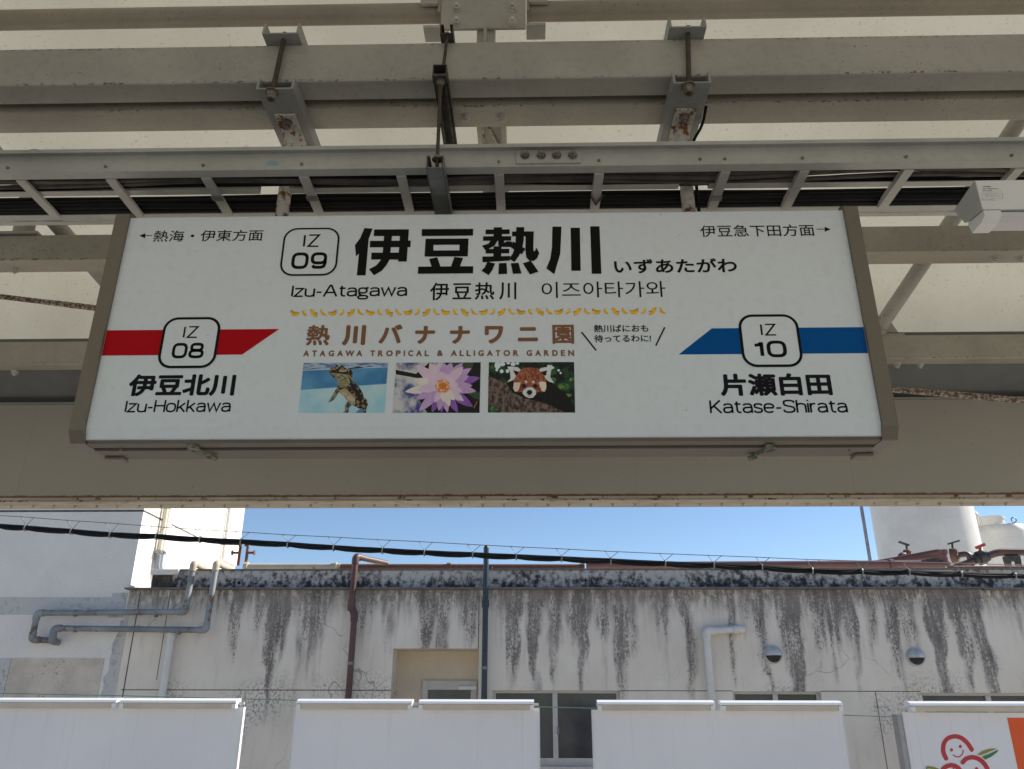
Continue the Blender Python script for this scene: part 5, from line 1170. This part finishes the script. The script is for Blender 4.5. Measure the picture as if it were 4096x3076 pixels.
def lg(pts, lay, m_): b.mesh([P(LG[0] + x / LG[2], LG[1] + y / LG[2], YB_ - .001 - .0008 * lay) for x, y in pts], [tuple(range(len(pts)))], m_)
def lstroke(pts, w, lay, m_):
    v, f = strip(pts, w); b.mesh([P(LG[0] + x / LG[2], LG[1] + y / LG[2], YB_ - .001 - .0008 * lay) for x, y in v], f, m_)
    for i_, e in enumerate((pts[0], pts[-1])): lg(se(e[0], e[1], w / 2, w / 2, p=2, n=16), lay + .2 + .1 * i_, m_)
def spl(p): return catmull(p, 8)
lstroke(spl([(822, 1132), (780, 1040), (770, 950), (790, 850), (860, 770), (980, 738), (1090, 765), (1180, 835), (1240, 910), (1280, 975)]), 80, 0, 0)
lg(se(919, 980, 27, 30, p=2), 1, 0); lg(se(1076, 919, 27, 30, p=2), 1, 0); lstroke(spl([(948, 1070), (1000, 1100), (1060, 1100), (1105, 1065), (1126, 1015), (1125, 982)]), 20, 1, 0)
lstroke(spl([(1120, 1200), (1180, 1140), (1280, 1112), (1390, 1135), (1480, 1200), (1550, 1300), (1580, 1420)]), 82, 2, 0); lg(se(1368, 1320, 30, 32, p=2), 3, 0)
lstroke(spl([(740, 1420), (760, 1340), (820, 1280), (910, 1255), (1000, 1275), (1070, 1340), (1110, 1420)]), 80, 4, 0); lstroke([(955, 1290), (968, 1400)], 20, 5, 0)
lg([(1385, 1062), (1470, 1000), (1590, 962), (1722, 952), (1700, 970), (1560, 1030), (1425, 1083)], 5, 1); lg([(1460, 1100), (1600, 1050), (1755, 972), (1735, 1020), (1640, 1095), (1522, 1155)], 5, 2)
lg([(455, 1278), (500, 1268), (600, 1282), (700, 1318), (660, 1335), (560, 1322), (480, 1300)], 5, 1); lg([(445, 1290), (490, 1310), (600, 1345), (560, 1370), (490, 1340)], 5, 2)
b.build('fruit_logo', [M['logored'], M['olive'], M['leaf']], pn4)
b = MB(); xo = P(3600 + 1965 / 4.46, 2930, YB_).x; b.box(xo, xo + .55, YB_ - .003, YB_ - .0005, -.3, z4 - .05); b.build('orange_stripe', M['orange'], pn4)
lamp0 = None
def sign_lamp(pl, pr, label):
    global lamp0
    zc_ = z = hz(2830 + (pl + pr) / 2 * .004 - 1, YB_ - .1, (max(0, pl) + min(4096, pr)) / 2)
    x0, x1 = P(pl, 2815, YB_ - .1).x, P(pr, 2815, YB_ - .1).x
    t = thing('board_lamp', label, 'sign lamp', ((x0 + x1) / 2, YB_ - .06, zc_), 'white tube lamps on the board tops')
    b = MB(); b.prism([(YB_ - .10, z + .050), (YB_ - .085, z + .074), (YB_ - .03, z + .092), (YB_ + .06, z + .096), (YB_ + .06, z + .03), (YB_ - .05, z + .046)], 0, x0, x1); b.build('cover', M['lampwhite'], t, .004)
    b = MB(); b.prism([(YB_ - .092, z + .0475), (YB_ - .05, z + .0445), (YB_ - .02, z + .040), (YB_ - .02, z - .006), (YB_ - .075, z - .004)], 0, x0 + .045, x1 - .045); b.build('lens', M['lampbeige'], t, .003)
    for a, c_ in ((x0 + .002, x0 + .044), (x1 - .044, x1 - .002)):
        b = MB(); b.box(a, c_, YB_ - .094, YB_ - .022, z - .004, z + .044); b.build('end_cap', M['lampwhite'], t, .003)
    b = MB()
    for f_ in (.18, .5, .82): x = x0 + (x1 - x0) * f_; b.new(); b.box(x - .05, x + .05, YB_ - .018, YB_ + .04, z - .008, z + .029)
    b.new(); b.box(x1 - .03, x1 + .05, YB_ + .0, YB_ + .03, z + .035, z + .06); b.build('bracket', M['lampbeige'], t)
for pl, pr, lb in ((-30, 462, 'white lamp bar at the far left on the first board'), (476, 943, 'white lamp bar on the first board, next to the first gap'), (1184, 1647, 'white lamp bar under the red brown downpipe'), (1674, 2136, 'white lamp bar in front of the alcove door'), (2390, 2860, 'white lamp bar on the third board, left of the white elbow pipe foot'), (2886, 3371, 'white lamp bar below the small window on the third board'), (3643, 4150, 'white lamp bar above the smiling fruit logo')):
    sign_lamp(pl, pr, lb)
# green line wire
b = MB(); pts = [P(x, y, 9.6) for x, y in ((-200, 2768), (0, 2773), (500, 2783), (1183, 2801), (2135, 2827), (2370, 2833), (3392, 2861), (3617, 2869), (4300, 2890))]
b.tube(pts, .005, 6); tag(b.build('line_wire', plain('green_wire', (.10, .22, .17), .5), None), 'thin green wire stretched behind the advertising boards', 'wire')
